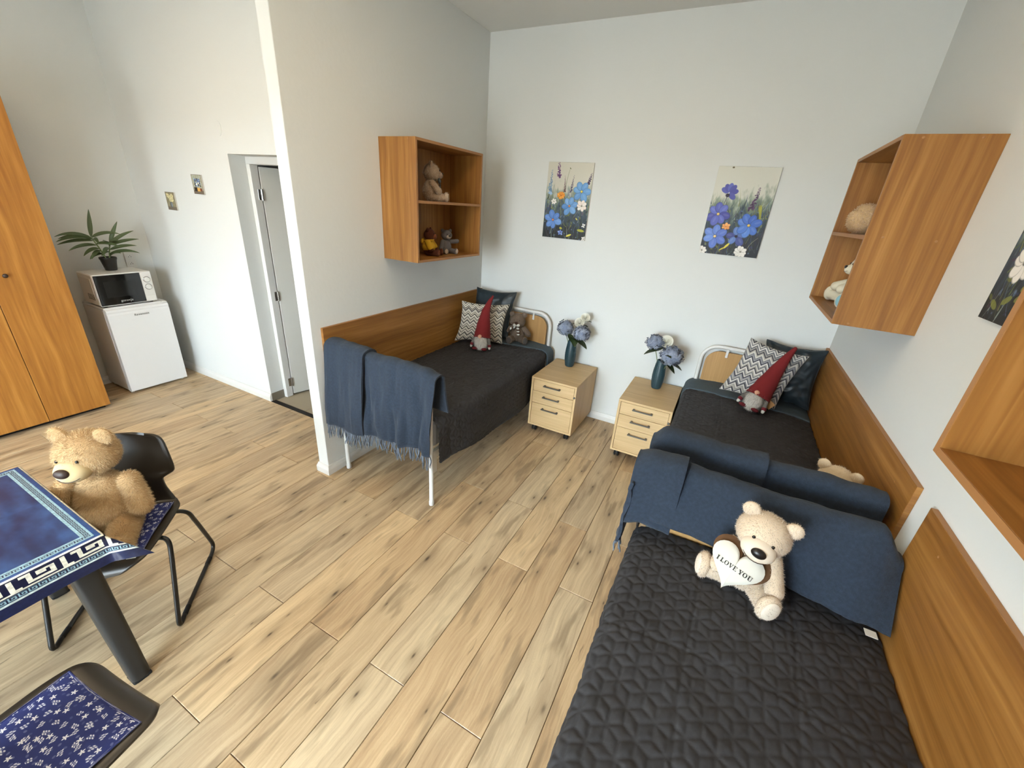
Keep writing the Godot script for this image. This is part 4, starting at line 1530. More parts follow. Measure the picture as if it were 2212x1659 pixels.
func socket() -> void:
	var t := thing("power_socket", "white double wall socket above the microwave", "socket", Vector3(LX, 1.21, 1.80))
	var pl := MB.new()
	pl.box(Vector3(0.006, 0, 0), Vector3(0.012, 0.155, 0.085), 0.004)
	obj("plate", pl, M.white_plastic, t)
	for s in [-1, 1]:
		var c := MB.new()
		c.lathe([Vector2(0.028, 0.012), Vector2(0.027, 0.0135), Vector2(0.024, 0.0135), Vector2(0.022, 0.0122), Vector2(0, 0.0122)], 20, Vector3(0, s * 0.035, 0), Basis(Vector3.BACK, -PI / 2))
		var so := obj("outlet", c, M.white_plastic, t)
		for q in [-1, 1]:
			var h := MB.new()
			h.lathe([Vector2(0.0035, 0), Vector2(0.0035, 0.001), Vector2(0, 0.001)], 8, Vector3(0.0122, s * 0.035, q * 0.0095), Basis(Vector3.BACK, -PI / 2))
			obj("hole", h, M.black_plastic, so)
		var pn := MB.new()
		pn.lathe([Vector2(0.003, 0), Vector2(0.003, 0.008), Vector2(0, 0.009)], 8, Vector3(0.0122, s * 0.035 + 0.013, 0), Basis(Vector3.BACK, -PI / 2))
		obj("earth_pin", pn, M.steel, so)

func canvas(called: String, at: Vector3, turn: Basis, w: float, h: float, th: float, tex: Texture2D, label: String, category := "painting", group := "") -> void:
	var t := thing(called, label, category, at, turn, group)
	obj("stretcher", bx(Vector3(0, 0, th / 2), Vector3(w, h, th), 0.001), M.canvas_edge, t)
	var pm := mat(called + str(at), Color(1, 1, 1), 0.6, 0.0, tex)
	var m := MB.new()
	m.poly([Vector3(-w / 2, h / 2, th), Vector3(w / 2, h / 2, th), Vector3(w / 2, -h / 2, th), Vector3(-w / 2, -h / 2, th)].map(func(p): return p * Vector3(0.997, 0.997, 1) + Vector3(0, 0, 0.0004)), Vector3.BACK, [Vector2(0, 0), Vector2(1, 0), Vector2(1, 1), Vector2(0, 1)])
	obj("print", m, pm, t)

func chair(at: Vector3, turn: float, label: String) -> Node3D:
	# moulded shell on a sled frame; local +z is forward
	var t := thing("chair", label, "chair", at, Basis(Vector3.UP, turn), "black shell chairs at the table")
	# seat and back: an outline swept from the front lip to the top edge
	var prof := [ # z, y, half width
		[0.226, 0.400, 0.120], [0.224, 0.416, 0.150], [0.215, 0.432, 0.174], [0.198, 0.443, 0.193], [0.17, 0.449, 0.206], [0.11, 0.452, 0.214], [0.04, 0.450, 0.216], [-0.04, 0.447, 0.216], [-0.11, 0.447, 0.216], [-0.155, 0.452, 0.214], [-0.18, 0.462, 0.200], [-0.20, 0.482, 0.182], [-0.213, 0.515, 0.166], [-0.220, 0.55, 0.156], [-0.224, 0.585, 0.154]]
	var back := [[-0.224, 0.585, 0.154], [-0.226, 0.605, 0.158], [-0.229, 0.622, 0.180], [-0.232, 0.640, 0.208], [-0.236, 0.665, 0.213], [-0.242, 0.71, 0.208], [-0.25, 0.76, 0.200], [-0.257, 0.80, 0.192], [-0.262, 0.825, 0.178], [-0.264, 0.838, 0.155], [-0.265, 0.845, 0.12]]
	var k := 0
	for raw_pr in [prof, back]:
		# smooth the outline
		var pr := []
		for i in raw_pr.size() - 1:
			for q in 4:
				var row := []
				for c in 3:
					row.append(cubic_interpolate(raw_pr[i][c], raw_pr[i + 1][c], raw_pr[maxi(i - 1, 0)][c], raw_pr[mini(i + 2, raw_pr.size() - 1)][c], q / 4.0))
				pr.append(row)
		pr.append(raw_pr[-1])
		var n := 17
		var P := PackedVector3Array()
		for q in pr:
			for i in n:
				var u := 2.0 * i / (n - 1) - 1.0
				var x: float = u * q[2]
				# dished across: the seat up at its sides, the back forward at its sides
				var dish := u * u
				var up := 0.012 * dish if k == 0 and q[1] < 0.47 else 0.0
				var fwd := 0.030 * dish * clampf((q[1] - 0.47) / 0.15, 0.0, 1.0)
				P.append(Vector3(x, q[1] + up, q[0] + fwd))
		var m := MB.new()
		m.shell(P, pr.size(), n, 0.011)
		obj("seat" if k == 0 else "backrest", m, M.chair_shell, t)
		k += 1
	for sx in [-1.0, 1.0]:
		var x: float = sx * 0.241
		var raw := [Vector3(sx * 0.10, 0.428, 0.05), Vector3(sx * 0.215, 0.428, 0.052), Vector3(x, 0.36, 0.09), Vector3(x, 0.06, 0.195), Vector3(x, 0.014, 0.20), Vector3(x, 0.012, 0.15), Vector3(x, 0.012, -0.24), Vector3(x, 0.03, -0.292), Vector3(x, 0.08, -0.288), Vector3(x, 0.33, -0.185), Vector3(sx * 0.222, 0.418, -0.15), Vector3(sx * 0.10, 0.425, -0.145)]
		var c := Curve3D.new()
		for i in raw.size():
			var a: Vector3 = raw[maxi(i - 1, 0)]
			var b: Vector3 = raw[mini(i + 1, raw.size() - 1)]
			var dd := minf(raw[i].distance_to(a) if i > 0 else 1.0, raw[i].distance_to(b) if i < raw.size() - 1 else 1.0)
			var tg := (b - a).normalized() * dd * 0.33
			c.add_point(raw[i], -tg, tg)
		c.bake_interval = 0.012
		var m := MB.new()
		m.tube(Array(c.get_baked_points()), 0.0105, 10)
		obj("sled_leg", m, M.black_tube, t)
		for zz in [0.12, -0.2]:
			var g := MB.new()
			g.tube([Vector3(x, 0.0115, zz - 0.025), Vector3(x, 0.0115, zz + 0.025)], 0.0115, 10)
			obj("glide", g, M.rubber, t)
	obj("seat_bracket", bx(Vector3(0, 0.430, 0.05), Vector3(0.22, 0.012, 0.03), 0.003), M.black_tube, t)
	obj("seat_bracket", bx(Vector3(0, 0.428, -0.145), Vector3(0.22, 0.012, 0.03), 0.003), M.black_tube, t)
	return t

func seat_cushion(at: Vector3, turn: float, label: String, tilt := 0.0) -> void:
	var t := thing("seat_cushion", label, "cushion", at, Basis(Vector3.UP, turn) * Basis(Vector3.RIGHT, tilt), "blue blossom seat cushions")
	var n := 33
	var w := 0.185
	var P := PackedVector3Array()
	var Uv := PackedVector2Array()
	# top and underside meet in a seam: one closed sheet
	var nzc := nz(95, 1.0, 2)
	for s in [1.0, -1.0]:
		P.clear()
		Uv.clear()
		for i in n:
			for j in n:
				var u := 2.0 * i / (n - 1) - 1.0
				var v := 2.0 * j / (n - 1) - 1.0
				var e := pow(maxf(0.0, (1 - pow(absf(u), 3.0)) * (1 - pow(absf(v), 3.0))), 0.5)
				var h := 0.011 * e
				for q in [[-0.4, -0.4], [0.4, -0.4], [-0.4, 0.4], [0.4, 0.4], [0, 0]]:
					h -= 0.004 * exp(-((u - q[0]) * (u - q[0]) + (v - q[1]) * (v - q[1])) / 0.012) * (1.0 if s > 0 else 0.0)
				P.append(Vector3(u * w * (1 - 0.03 * (1 - v * v)), s * h + 0.006 + 0.012 * u * u * 0.8 + 0.002 * nzc.get_noise_2d(u * 4, v * 4), v * w * (1 - 0.03 * (1 - u * u))))
				Uv.append(Vector2(u, v) * 0.46)
		var m := MB.new()
		m.grid(P, n, n, false, false, Uv, false)
		obj("cover", m, M.blossom, t)
	var seam := MB.new()
	var path := []
	for q in [[-1, -1], [1, -1], [1, 1], [-1, 1]]:
		for k in 9:
			var a := Vector2(q[0], q[1])
			var b := Vector2(-q[1], q[0])
			var p := a.lerp(b, k / 9.0)
			path.append(Vector3(p.x * w * (1 - 0.03 * (1 - p.y * p.y)), 0.006 + 0.0096 * p.x * p.x, p.y * w * (1 - 0.03 * (1 - p.x * p.x))))
	path.append(path[0])
	seam.tube(path, 0.0035, 6)
	obj("piping", seam, M.blossom, t)
	obj("care_label", bx(Vector3(0.155, 0.011, w + 0.008), Vector3(0.034, 0.0012, 0.026), 0.0), M.label_white, t, "small white care label")

func table() -> void:
	var x0 := -0.30
	var x1 := 0.488
	var z0 := 3.50
	var z1 := 4.72
	var t := thing("dining_table", "dark legged table under the blue cloth", "table", Vector3((x0 + x1) / 2, 0, (z0 + z1) / 2))
	var hx := (x1 - x0) / 2
	var hz := (z1 - z0) / 2
	obj("tabletop", bx(Vector3(0, 0.733, 0), Vector3(2 * hx, 0.026, 2 * hz), 0.003), M.table_leg, t)
	for s in [-1, 1]:
		obj("apron", bx(Vector3(s * (hx - 0.07), 0.69, 0), Vector3(0.02, 0.06, 2 * hz - 0.2), 0.002), M.table_leg, t)
		obj("apron", bx(Vector3(0, 0.69, s * (hz - 0.07)), Vector3(2 * hx - 0.2, 0.06, 0.02), 0.002), M.table_leg, t)
	for sx in [-1, 1]:
		for sz in [-1, 1]:
			# legs splay outwards and taper a little
			var P := PackedVector3Array()
			for q in [[0.720, 0.043, 0.0], [0.03, 0.034, 0.062], [0.0, 0.032, 0.065]]:
				var cx: float = sx * (hx - 0.055 + q[2])
				var cz: float = sz * (hz - 0.075 + q[2] * 0.25)
				var r: float = q[1]
				for k in 25:
					var a := TAU * (k % 24) / 24
					# a rounded square section
					var e := pow(pow(absf(cos(a)), 5.0) + pow(absf(sin(a)), 5.0), -0.2)
					P.append(Vector3(cx + cos(a) * r * e, q[0] + 0.001, cz + sin(a) * r * e))
			var m := MB.new()
			m.grid(P, 3, 25, false, true)
			var lg := obj("leg", m, M.table_leg, t)
			var cap := MB.new()
			cap.box(Vector3(sx * (hx + 0.01), 0.008, sz * (hz - 0.0585)), Vector3(0.067, 0.014, 0.067), 0.008)
			obj("leg_cap", cap, M.rubber, lg)

func tablecloth() -> void:
	var x0 := -0.30
	var x1 := 0.488
	var z0 := 3.50
	var z1 := 4.72
	var t := thing("tablecloth", "blue printed tablecloth with white Greek key border", "tablecloth", Vector3((x0 + x1) / 2, 0.748, (z0 + z1) / 2))
	var hx := (x1 - x0) / 2
	var hz := (z1 - z0) / 2
	var inner := 0.042     # the printed border begins this far inside the edge
	var reach := 0.125     # and runs this far out: over the edge and down
	var y := 0.004
	var rc := 0.012
	# a point at (a, b) beyond the edge distances: lies on top, or hangs
	var place := func(px: float, pz: float) -> Vector3:
		var ox := absf(px) - hx
		var oz := absf(pz) - hz
		var sx := signf(px)
		var sz := signf(pz)
		if ox <= 0 and oz <= 0:
			return Vector3(px, y, pz)
		var over := maxf(ox, oz) if minf(ox, oz) <= 0 else sqrt(ox * ox + oz * oz)
		var dirx := maxf(ox, 0.0)
		var dirz := maxf(oz, 0.0)
		var dl := sqrt(dirx * dirx + dirz * dirz)
		dirx /= dl
		dirz /= dl
		var corner := minf(dirx, dirz) / 0.7071 * (1.0 if sx > 0 and sz < 0 else 0.15)
		var la := rc * PI / 2
		var out: float
		var down: float
		if over < la:
			out = rc * sin(over / rc)
			down = rc * (1 - cos(over / rc))
		else:
			out = rc + (over - la) * (0.22 + 0.60 * corner)
			down = rc + (over - la) * (0.97 - 0.25 * corner)
		var w := 0.004 * sin(pz * 17.0 + px * 13.0) * clampf(over / 0.15, 0, 1)
		return Vector3(sx * (minf(absf(px), hx) + dirx * (out + w)), y - down, sz * (minf(absf(pz), hz) + dirz * (out + w)))
	var f := MB.new()
	var P := PackedVector3Array()
	var Uv := PackedVector2Array()
	var n := 40
	for i in n + 1:
		for j in n + 1:
			var px := lerpf(-hx + inner, hx - inner, float(i) / n)
			var pz := lerpf(-hz + inner, hz - inner, float(j) / n)
			P.append(place.call(px, pz))
			Uv.append(Vector2(px, pz) * 1.4)
	f.grid(P, n + 1, n + 1, false, false, Uv, false)
	obj("field", f, M.tablecloth_field, t)
	# four mitred border strips
	for side in 4:
		var b := MB.new()
		var B := PackedVector3Array()
		var Bu := PackedVector2Array()
		var R := PackedVector3Array()
		var along := hz if side % 2 == 0 else hx
		var m := 100
		var k := 30
		for i in m + 1:
			for j in k + 1:
				var o := -inner + (inner + reach) * j / k
				var half := along + o
				var s := lerpf(-half, half, float(i) / m)
				var px: float
				var pz: float
				match side:
					0:
						px = hx + o
						pz = s
					1:
						px = s
						pz = -hz - o
					2:
						px = -hx - o
						pz = -s
					_:
						px = -s
						pz = hz + o
				B.append(place.call(px, pz))
				Bu.append(Vector2(s / 0.52, float(j) / k))
		# the print outside, the plain back just under it
		b.grid(B, m + 1, k + 1, false, false, Bu, false)
		var bo := obj("border", b, M.tablecloth_border, t)
		var back := MB.new()
		for i in m + 1:
			for j in k + 1:
				var a := i * (k + 1) + j
				var du := B[mini(i + 1, m) * (k + 1) + j] - B[maxi(i - 1, 0) * (k + 1) + j]
				var dv := B[i * (k + 1) + mini(j + 1, k)] - B[i * (k + 1) + maxi(j - 1, 0)]
				var nn := du.cross(dv).normalized()
				var away := B[a] - Vector3(clampf(B[a].x, -hx + 0.03, hx - 0.03), -0.10, clampf(B[a].z, -hz + 0.03, hz - 0.03))
				if nn.dot(away) < 0:
					nn = -nn
				R.append(B[a] - nn * 0.002)
		back.grid(R, m + 1, k + 1, false, false, PackedVector2Array(), false)
		obj("lining", back, M.tablecloth_back, bo)

# ---------------------------------------------------------------- soft things
func pillow(called: String, bl: Vector3, ax: Vector3, ay: Vector3, fat: float, m: Material, label: String, seed_: int, wrinkle: float, uvs := 1.0) -> void:
	# bl: lower left corner; ax, ay: the edges
	var c := bl + (ax + ay) / 2
	var t := thing(called, label, "pillow", c)
	var nn := ax.cross(ay).normalized()
	var n := 41
	var f := nz(seed_, 1.0, 3)
	var b := MB.new()
	for s in [1.0, -1.0]:
		var P := PackedVector3Array()
		var Uv := PackedVector2Array()
		for i in n:
			for j in n:
				var u := 2.0 * i / (n - 1) - 1.0
				var v := 2.0 * j / (n - 1) - 1.0
				# finer rows near the seams
				u = sin(u * PI / 2)
				v = sin(v * PI / 2)
				var px := u * (1 - 0.11 * (1 - v * v) - 0.02 * f.get_noise_2d(v * 2, 5))
				var py := v * (1 - 0.11 * (1 - u * u) - 0.02 * f.get_noise_2d(u * 2, 9))
				var e := pow(maxf((1 - u * u) * (1 - v * v), 0.0), 0.42)
				var h: float = fat * e * s
				var edge := 1.0 - absf(u) * absf(v)
				h += wrinkle * e * s * (f.get_noise_2d(u * 2.2 + 3 * s, v * 2.2) + 0.6 * f.get_noise_2d(u * 5 + 20, v * 5 + 4 * s))
				# drag lines running in from the corners
				h += wrinkle * 0.55 * s * e * f.get_noise_2d(atan2(1.02 - absf(v), 1.02 - absf(u)) * 5.0 + 7 * signf(u) + 3 * signf(v), 80) * pow(absf(u * v), 0.7)
				h += wrinkle * 0.7 * f.get_noise_2d(u * 3 + 50, v * 3) * (1 - e)
				P.append(ax * px / 2 + ay * py / 2 + nn * h)
				Uv.append(Vector2((u + 1) / 2, (1 - v) / 2) * uvs)
		b.grid(P, n, n, false, false, Uv, false)
	obj("cover", b, m, t)
	# the seam round the edge
	var path := []
	for q in [[-1, -1, 1, 0], [1, -1, 0, 1], [1, 1, -1, 0], [-1, 1, 0, -1]]:
		for k in 10:
			var tt := sin((k / 10.0 * 2 - 1) * PI / 2) + 1.0
			var u: float = q[0] + q[2] * tt
			var v: float = q[1] + q[3] * tt
			path.append(ax * u / 2 * (1 - 0.11 * (1 - v * v) - 0.02 * f.get_noise_2d(v * 2, 5)) + ay * v / 2 * (1 - 0.11 * (1 - u * u) - 0.02 * f.get_noise_2d(u * 2, 9)) + nn * wrinkle * 0.7 * f.get_noise_2d(u * 3 + 50, v * 3))
	path.append(path[0])
	var sm := MB.new()
	sm.tube(path, 0.003, 6)
	obj("seam", sm, m, t)

func gnome(at: Vector3, turn: float, lean: Basis, hat: Array, label: String, arms: bool) -> void:
	# hat: points of its axis (local) and radii
	var t := thing("plush_gnome", label, "plush toy", at, Basis(Vector3.UP, turn) * lean, "red hatted gnomes on the pillows")
	var f := nz(55, 0.12, 2)
	var bm := mat("gnome_fur", Color(0.42, 0.41, 0.40), 0.95)
	var b := MB.new()
	b.blob(Vector3(0, 0.066, 0), Vector3(0.076, 0.070, 0.064), Basis.IDENTITY, f, 0.06, 22, 16, 0.12)
	obj("body", b, bm, t)
	var bd := MB.new()
	bd.blob(Vector3(0, 0.082, 0.036), Vector3(0.062, 0.066, 0.046), Basis.IDENTITY, f, 0.08, 20, 14, 0.05)
	var beard := obj("beard", bd, mat("beard_base", Color(0.72, 0.70, 0.66), 0.95), t, "long off-white beard")
	fur(t, [b], 1500, 0.016, 0.0016, M.fur_strand, [Color(0.30, 0.29, 0.28), Color(0.42, 0.41, 0.39), Color(0.22, 0.21, 0.21)], Vector3(0, -0.9, 0), "body_fur", 0.4, 0.25)
	fur(beard, [bd], 2600, 0.036, 0.0022, M.fur_strand, [Color(0.78, 0.76, 0.71), Color(0.68, 0.66, 0.62), Color(0.84, 0.82, 0.78), Color(0.56, 0.55, 0.53)], Vector3(0, -1.3, 0.1), "beard_hair", 0.35, 0.28)
	var n := MB.new()
	n.blob(Vector3(0, 0.135, 0.075), Vector3(0.019, 0.018, 0.018))
	obj("nose", n, M.skin_felt, t, "round pink felt nose")
	# a soft cone with a turned brim
	var pts := []
	var rs := []
	for k in 15:
		var q := k / 14.0 * (hat.size() - 1)
		var i := mini(int(q), hat.size() - 2)
		var fr := q - i
		var a: Vector3 = hat[i][0]
		var c: Vector3 = hat[i + 1][0]
		pts.append(a.lerp(c, fr))
		rs.append(lerpf(hat[i][1], hat[i + 1][1], fr) * (1 + 0.05 * f.get_noise_2d(k * 40, 3)))
	var h := MB.new()
	h.tube(pts, rs, 28)
	h.blob(pts[14], Vector3.ONE * rs[14])
	var ho := obj("hat", h, M.red_velvet, t, "tall pointed dark red hat")
	var br := MB.new()
	var ring := []
	var ax: Vector3 = (pts[1] - pts[0]).normalized()
	var sx := ax.cross(Vector3(0, 0.1, 1)).normalized()
	var sz := sx.cross(ax)
	for k in 29:
		var a := TAU * k / 28
		ring.append(pts[0] + (sx * cos(a) + sz * sin(a)) * rs[0] * 0.985)
	br.tube(ring, 0.0075, 8, false)
	obj("brim", br, M.red_velvet, ho)
	for s in [-1, 1]:
		var ft := MB.new()
		ft.blob(Vector3(s * 0.045, 0.014, 0.058), Vector3(0.027, 0.014, 0.034), Basis(Vector3.UP, s * 0.4))
		obj("shoe", ft, M.maroon, t, "dark red felt shoe")
		var am := MB.new()
		am.limb(Vector3(s * 0.070, 0.105, 0.012), Vector3(s * 0.088, 0.055, 0.032), 0.016, 0.015, f, 0.08)
		var ao := obj("arm", am, bm, t)
		var cf := MB.new()
		cf.limb(Vector3(s * 0.088, 0.052, 0.032), Vector3(s * 0.089, 0.046, 0.034), 0.017, 0.017)
		obj("cuff", cf, M.maroon, ao)
		var hn := MB.new()
		hn.limb(Vector3(s * 0.090, 0.042, 0.036), Vector3(s * 0.092, 0.026, 0.040), 0.013, 0.011)
		obj("mitten", hn, M.label_white, ao)
	if arms:
		var lb := MB.new()
		lb.box(Vector3(0.085, 0.10, -0.035), Vector3(0.06, 0.055, 0.001), 0.0, Basis(Vector3.FORWARD, 0.4))
		obj("paper_tag", lb, mat("kraft_tag", Color(0.62, 0.47, 0.30), 0.8), t)

func plush(called: String, m: MB, mt: Material, par: Node, furry: Array, hairy: bool) -> Node:
	if hairy:
		furry.append(m)
	return obj(called, m, mt, par)

func bear(called: String, at: Vector3, turn: Basis, S: float, label: String, o: Dictionary) -> Node3D:
	# a sewn toy bear, sitting, facing +z; S is its sitting height
	var t := thing(called, label, "teddy bear", at, turn, o.get("group", ""))
	var f := nz(o.get("seed", 1), 0.10, 2)
	var amp: float = o.get("lumps", 0.05)
	var c: Color = o.c
	var base := mat(called + "_cloth" + str(names[called]), c, 0.95)
	var muz := mat(called + "_muzzle" + str(names[called]), o.get("muzzle", c), 0.95)
	var pad := mat(called + "_pad" + str(names[called]), o.get("pad", c), 0.95)
	var furry := []
	var b := MB.new()
	b.blob(Vector3(0, 0.29, 0) * S, Vector3(0.225, 0.30, 0.195) * S, Basis.IDENTITY, f, amp, 24, 18, 0.16)
	var body: Node = plush("body", b, base, t, furry, true)
	# head, turned on the neck
	var hr: Basis = o.get("head", Basis.IDENTITY)
	var hc: Vector3 = o.get("head_at", Vector3(0, 0.74, 0.04)) * S
	var hs: float = o.get("head_size", 1.0) * S
	var h := MB.new()
	h.blob(hc, Vector3(0.235, 0.205, 0.21) * hs, hr, f, amp * 0.7, 26, 18, 0.08)
	var head: Node = plush("head", h, base, t, furry, true)
	for s in [-1, 1]:
		var e := MB.new()
		e.blob(hc + hr * Vector3(s * 0.185, 0.165, -0.02) * hs, Vector3(0.078, 0.082, 0.042) * hs * o.get("ear", 1.0), hr * Basis(Vector3.BACK, -s * 0.5), f, amp, 16, 12)
		plush("ear", e, base, head, furry, true)
		if not o.get("hide_face", false):
			var ey := MB.new()
			ey.blob(hc + hr * Vector3(s * 0.082, 0.045, 0.192) * hs, Vector3(0.017, 0.019, 0.014) * hs * o.get("eye", 1.0), hr)
			obj("eye", ey, M.eye_black, head)
	var mz := MB.new()
	mz.blob(hc + hr * Vector3(0, -0.06, 0.175) * hs, Vector3(0.118, 0.092, 0.105) * hs * o.get("snout", 1.0), hr, f, amp * 0.3, 20, 14)
	var mo: Node = plush("muzzle", mz, muz, head, furry, o.get("furry_muzzle", false))
	var ns := MB.new()
	ns.blob(hc + hr * Vector3(0, -0.022 + 0.02 * (o.get("snout", 1.0) - 1.0), 0.263 * (0.6 + 0.4 * o.get("snout", 1.0))) * hs, Vector3(0.046, 0.034, 0.028) * hs * o.get("nose_size", 1.0), hr)
	obj("nose", ns, o.get("nose", M.nose_black), mo)
	# the stitched mouth
	var mt := MB.new()
	var line := []
	for k in 9:
		var a := (k / 8.0 - 0.5) * 1.7
		line.append(hc + hr * (Vector3(0, -0.06, 0.175) + Vector3(sin(a) * 0.112, -0.045 + 0.030 * a * a, cos(a) * 0.098) * o.get("snout", 1.0)) * hs)
	mt.tube(line, 0.0035 * hs, 6)
	obj("mouth", mt, M.nose_brown, mo)
	# limbs
	for s in [-1, 1]:
		var A: Array = o.get("arm_l" if s > 0 else "arm_r", [Vector3(0.19, 0.49, 0.03), Vector3(0.285, 0.23, 0.15)])
		var L: Array = o.get("leg_l" if s > 0 else "leg_r", [Vector3(0.125, 0.115, 0.06), Vector3(0.225, 0.105, 0.40)])
		var flip := Vector3(s, 1, 1)
		var am := MB.new()
		am.limb(A[0] * flip * S, A[1] * flip * S, 0.082 * S, 0.088 * S, f, amp, 16, 16)
		plush("arm", am, base, t, furry, true)
		var lm := MB.new()
		lm.limb(L[0] * flip * S, L[1] * flip * S, 0.115 * S, 0.098 * S, f, amp, 16, 16)
		var lo: Node = plush("leg", lm, base, t, furry, true)
		# foot with its sole
		var dir: Vector3 = ((L[1] - L[0]) * flip).normalized()
		var fs: float = o.get("foot", 1.0)
		var fc: Vector3 = L[1] * flip * S + dir * 0.045 * S + Vector3(0, 0.02 * S, 0)
		var zx := dir
		var xx := Vector3.UP.cross(zx).normalized()
		var fb := Basis(xx, zx.cross(xx), zx)
		var ft := MB.new()
		ft.blob(fc, Vector3(0.098, 0.125, 0.062) * S * fs, fb, f, amp, 18, 14)
		plush("foot", ft, base, lo, furry, true)
		if not o.get("no_pads", false):
			var pd := MB.new()
			pd.blob(fc + dir * 0.042 * S * fs, Vector3(0.074, 0.098, 0.026) * S * fs, fb, f, amp * 0.2, 18, 12)
			obj("sole", pd, pad, lo)
	var cnt: int = o.get("hairs", 0)
	if cnt:
		fur(t, furry, cnt, o.get("hair", 0.012), o.get("hair_w", 0.0016), M.fur_strand, o.tones, Vector3(0, -0.5, 0), "fur", o.get("rise", 0.55), o.get("rough", 0.3))
	return t

func heart_outline(n: int, s: float) -> PackedVector2Array:
	var out := PackedVector2Array()
	for k in n:
		var a := TAU * k / n
		out.append(Vector2(16 * pow(sin(a), 3), 13 * cos(a) - 5 * cos(2 * a) - 2 * cos(3 * a) - cos(4 * a) + 2.0) * s / 17.0)
	return out

func puffy_heart(s: float, fat: float, tr: Transform3D) -> MB:
	var m := MB.new()
	var n := 48
	var o := heart_outline(n, s)
	for side in [1.0, -1.0]:
		var P := PackedVector3Array()
		for i in n + 1:
			var p := o[i % n]
			for j in 9:
				var q := j / 8.0
				P.append(tr * Vector3(p.x * q, p.y * q, side * fat * sqrt(maxf(0.0, 1 - q * q))))
		m.grid(P, n + 1, 9, true, false, PackedVector2Array(), false)
	return m

func tassels(parent: Node, pts: Array, length: float, seed_: int) -> void:
	var rg := RandomNumberGenerator.new()
	rg.seed = seed_
	for p in pts:
		var path := []
		var d := Vector3(rg.randf_range(-0.25, 0.25), -1, rg.randf_range(-0.1, 0.25)).normalized()
		var w := Vector3(rg.randf_range(-1, 1), 0, rg.randf_range(-0.5, 0.5)) * 0.008
		var l := length * rg.randf_range(0.75, 1.2)
		for k in 8:
			var q := k / 7.0
			path.append(p + d * l * q + w * sin(q * 5.0))
		var m := MB.new()
		m.tube(path, [0.0034, 0.0052, 0.0044, 0.0044, 0.0042, 0.004, 0.0036, 0.0026], 6)
		obj("tassel", m, M.fringe, parent)

func throw_sheet(xs: Vector2, rail: Vector3, front: Callable, back: Callable, bulge: float, folds: float, seed_: int, nu := 72, spread := Vector2(0.03, 0.02)) -> PackedVector3Array:
	# cloth over a rail along x: front(x) and back(x) give the heights of its two hems; nu columns x 56 points
	var f := nz(seed_, 1.0, 3)
	var P := PackedVector3Array()
	var nf := 26
	var na := 10
	var nb := 20
	for i in nu:
		var u := float(i) / (nu - 1)
		var x := lerpf(xs.x, xs.y, u)
		var yf: float = front.call(u)
		var yb: float = back.call(u)
		var r := bulge * (1 + 0.18 * f.get_noise_2d(x * 6, 3))
		var top := rail.y + 0.012 * f.get_noise_2d(x * 3, 70)
		for k in nf:
			var t := float(k) / (nf - 1)
			var y := lerpf(yf, top, t)
			var hang := clampf((top - y) / 0.45, 0, 1)
			var fold := folds * (0.25 + hang) * (1.1 * f.get_noise_2d(x * 4.6, 11 + y * 1.1) + 0.28 * f.get_noise_2d(x * 15.0, 31 + y * 2.0))
			P.append(Vector3(x + 0.02 * hang * f.get_noise_2d(x * 5, 44), y, rail.z + r + spread.x * hang + fold))
		for k in range(1, na):
			var a := PI * k / na
			P.append(Vector3(x, top + r * 0.62 * sin(a), rail.z + r * cos(a)))
		for k in nb:
			var t := float(k) / (nb - 1)
			var y := lerpf(top, yb, t)
			var hang := clampf((top - y) / 0.45, 0, 1)
			var fold := folds * (0.25 + hang) * f.get_noise_2d(x * 7.0, 61 + y * 0.7)
			P.append(Vector3(x + 0.02 * hang * f.get_noise_2d(x * 5, 54), y, rail.z - r - spread.y * hang + fold))
	return P

func throw_uv(P: PackedVector3Array, nu: int) -> PackedVector2Array:
	var nv := P.size() / nu
	var out := PackedVector2Array()
	for i in nu:
		var s := 0.0
		for j in nv:
			if j:
				s += P[i * nv + j].distance_to(P[i * nv + j - 1])
			out.append(Vector2(P[i * nv + j].x, s) * 2.0)
	return out

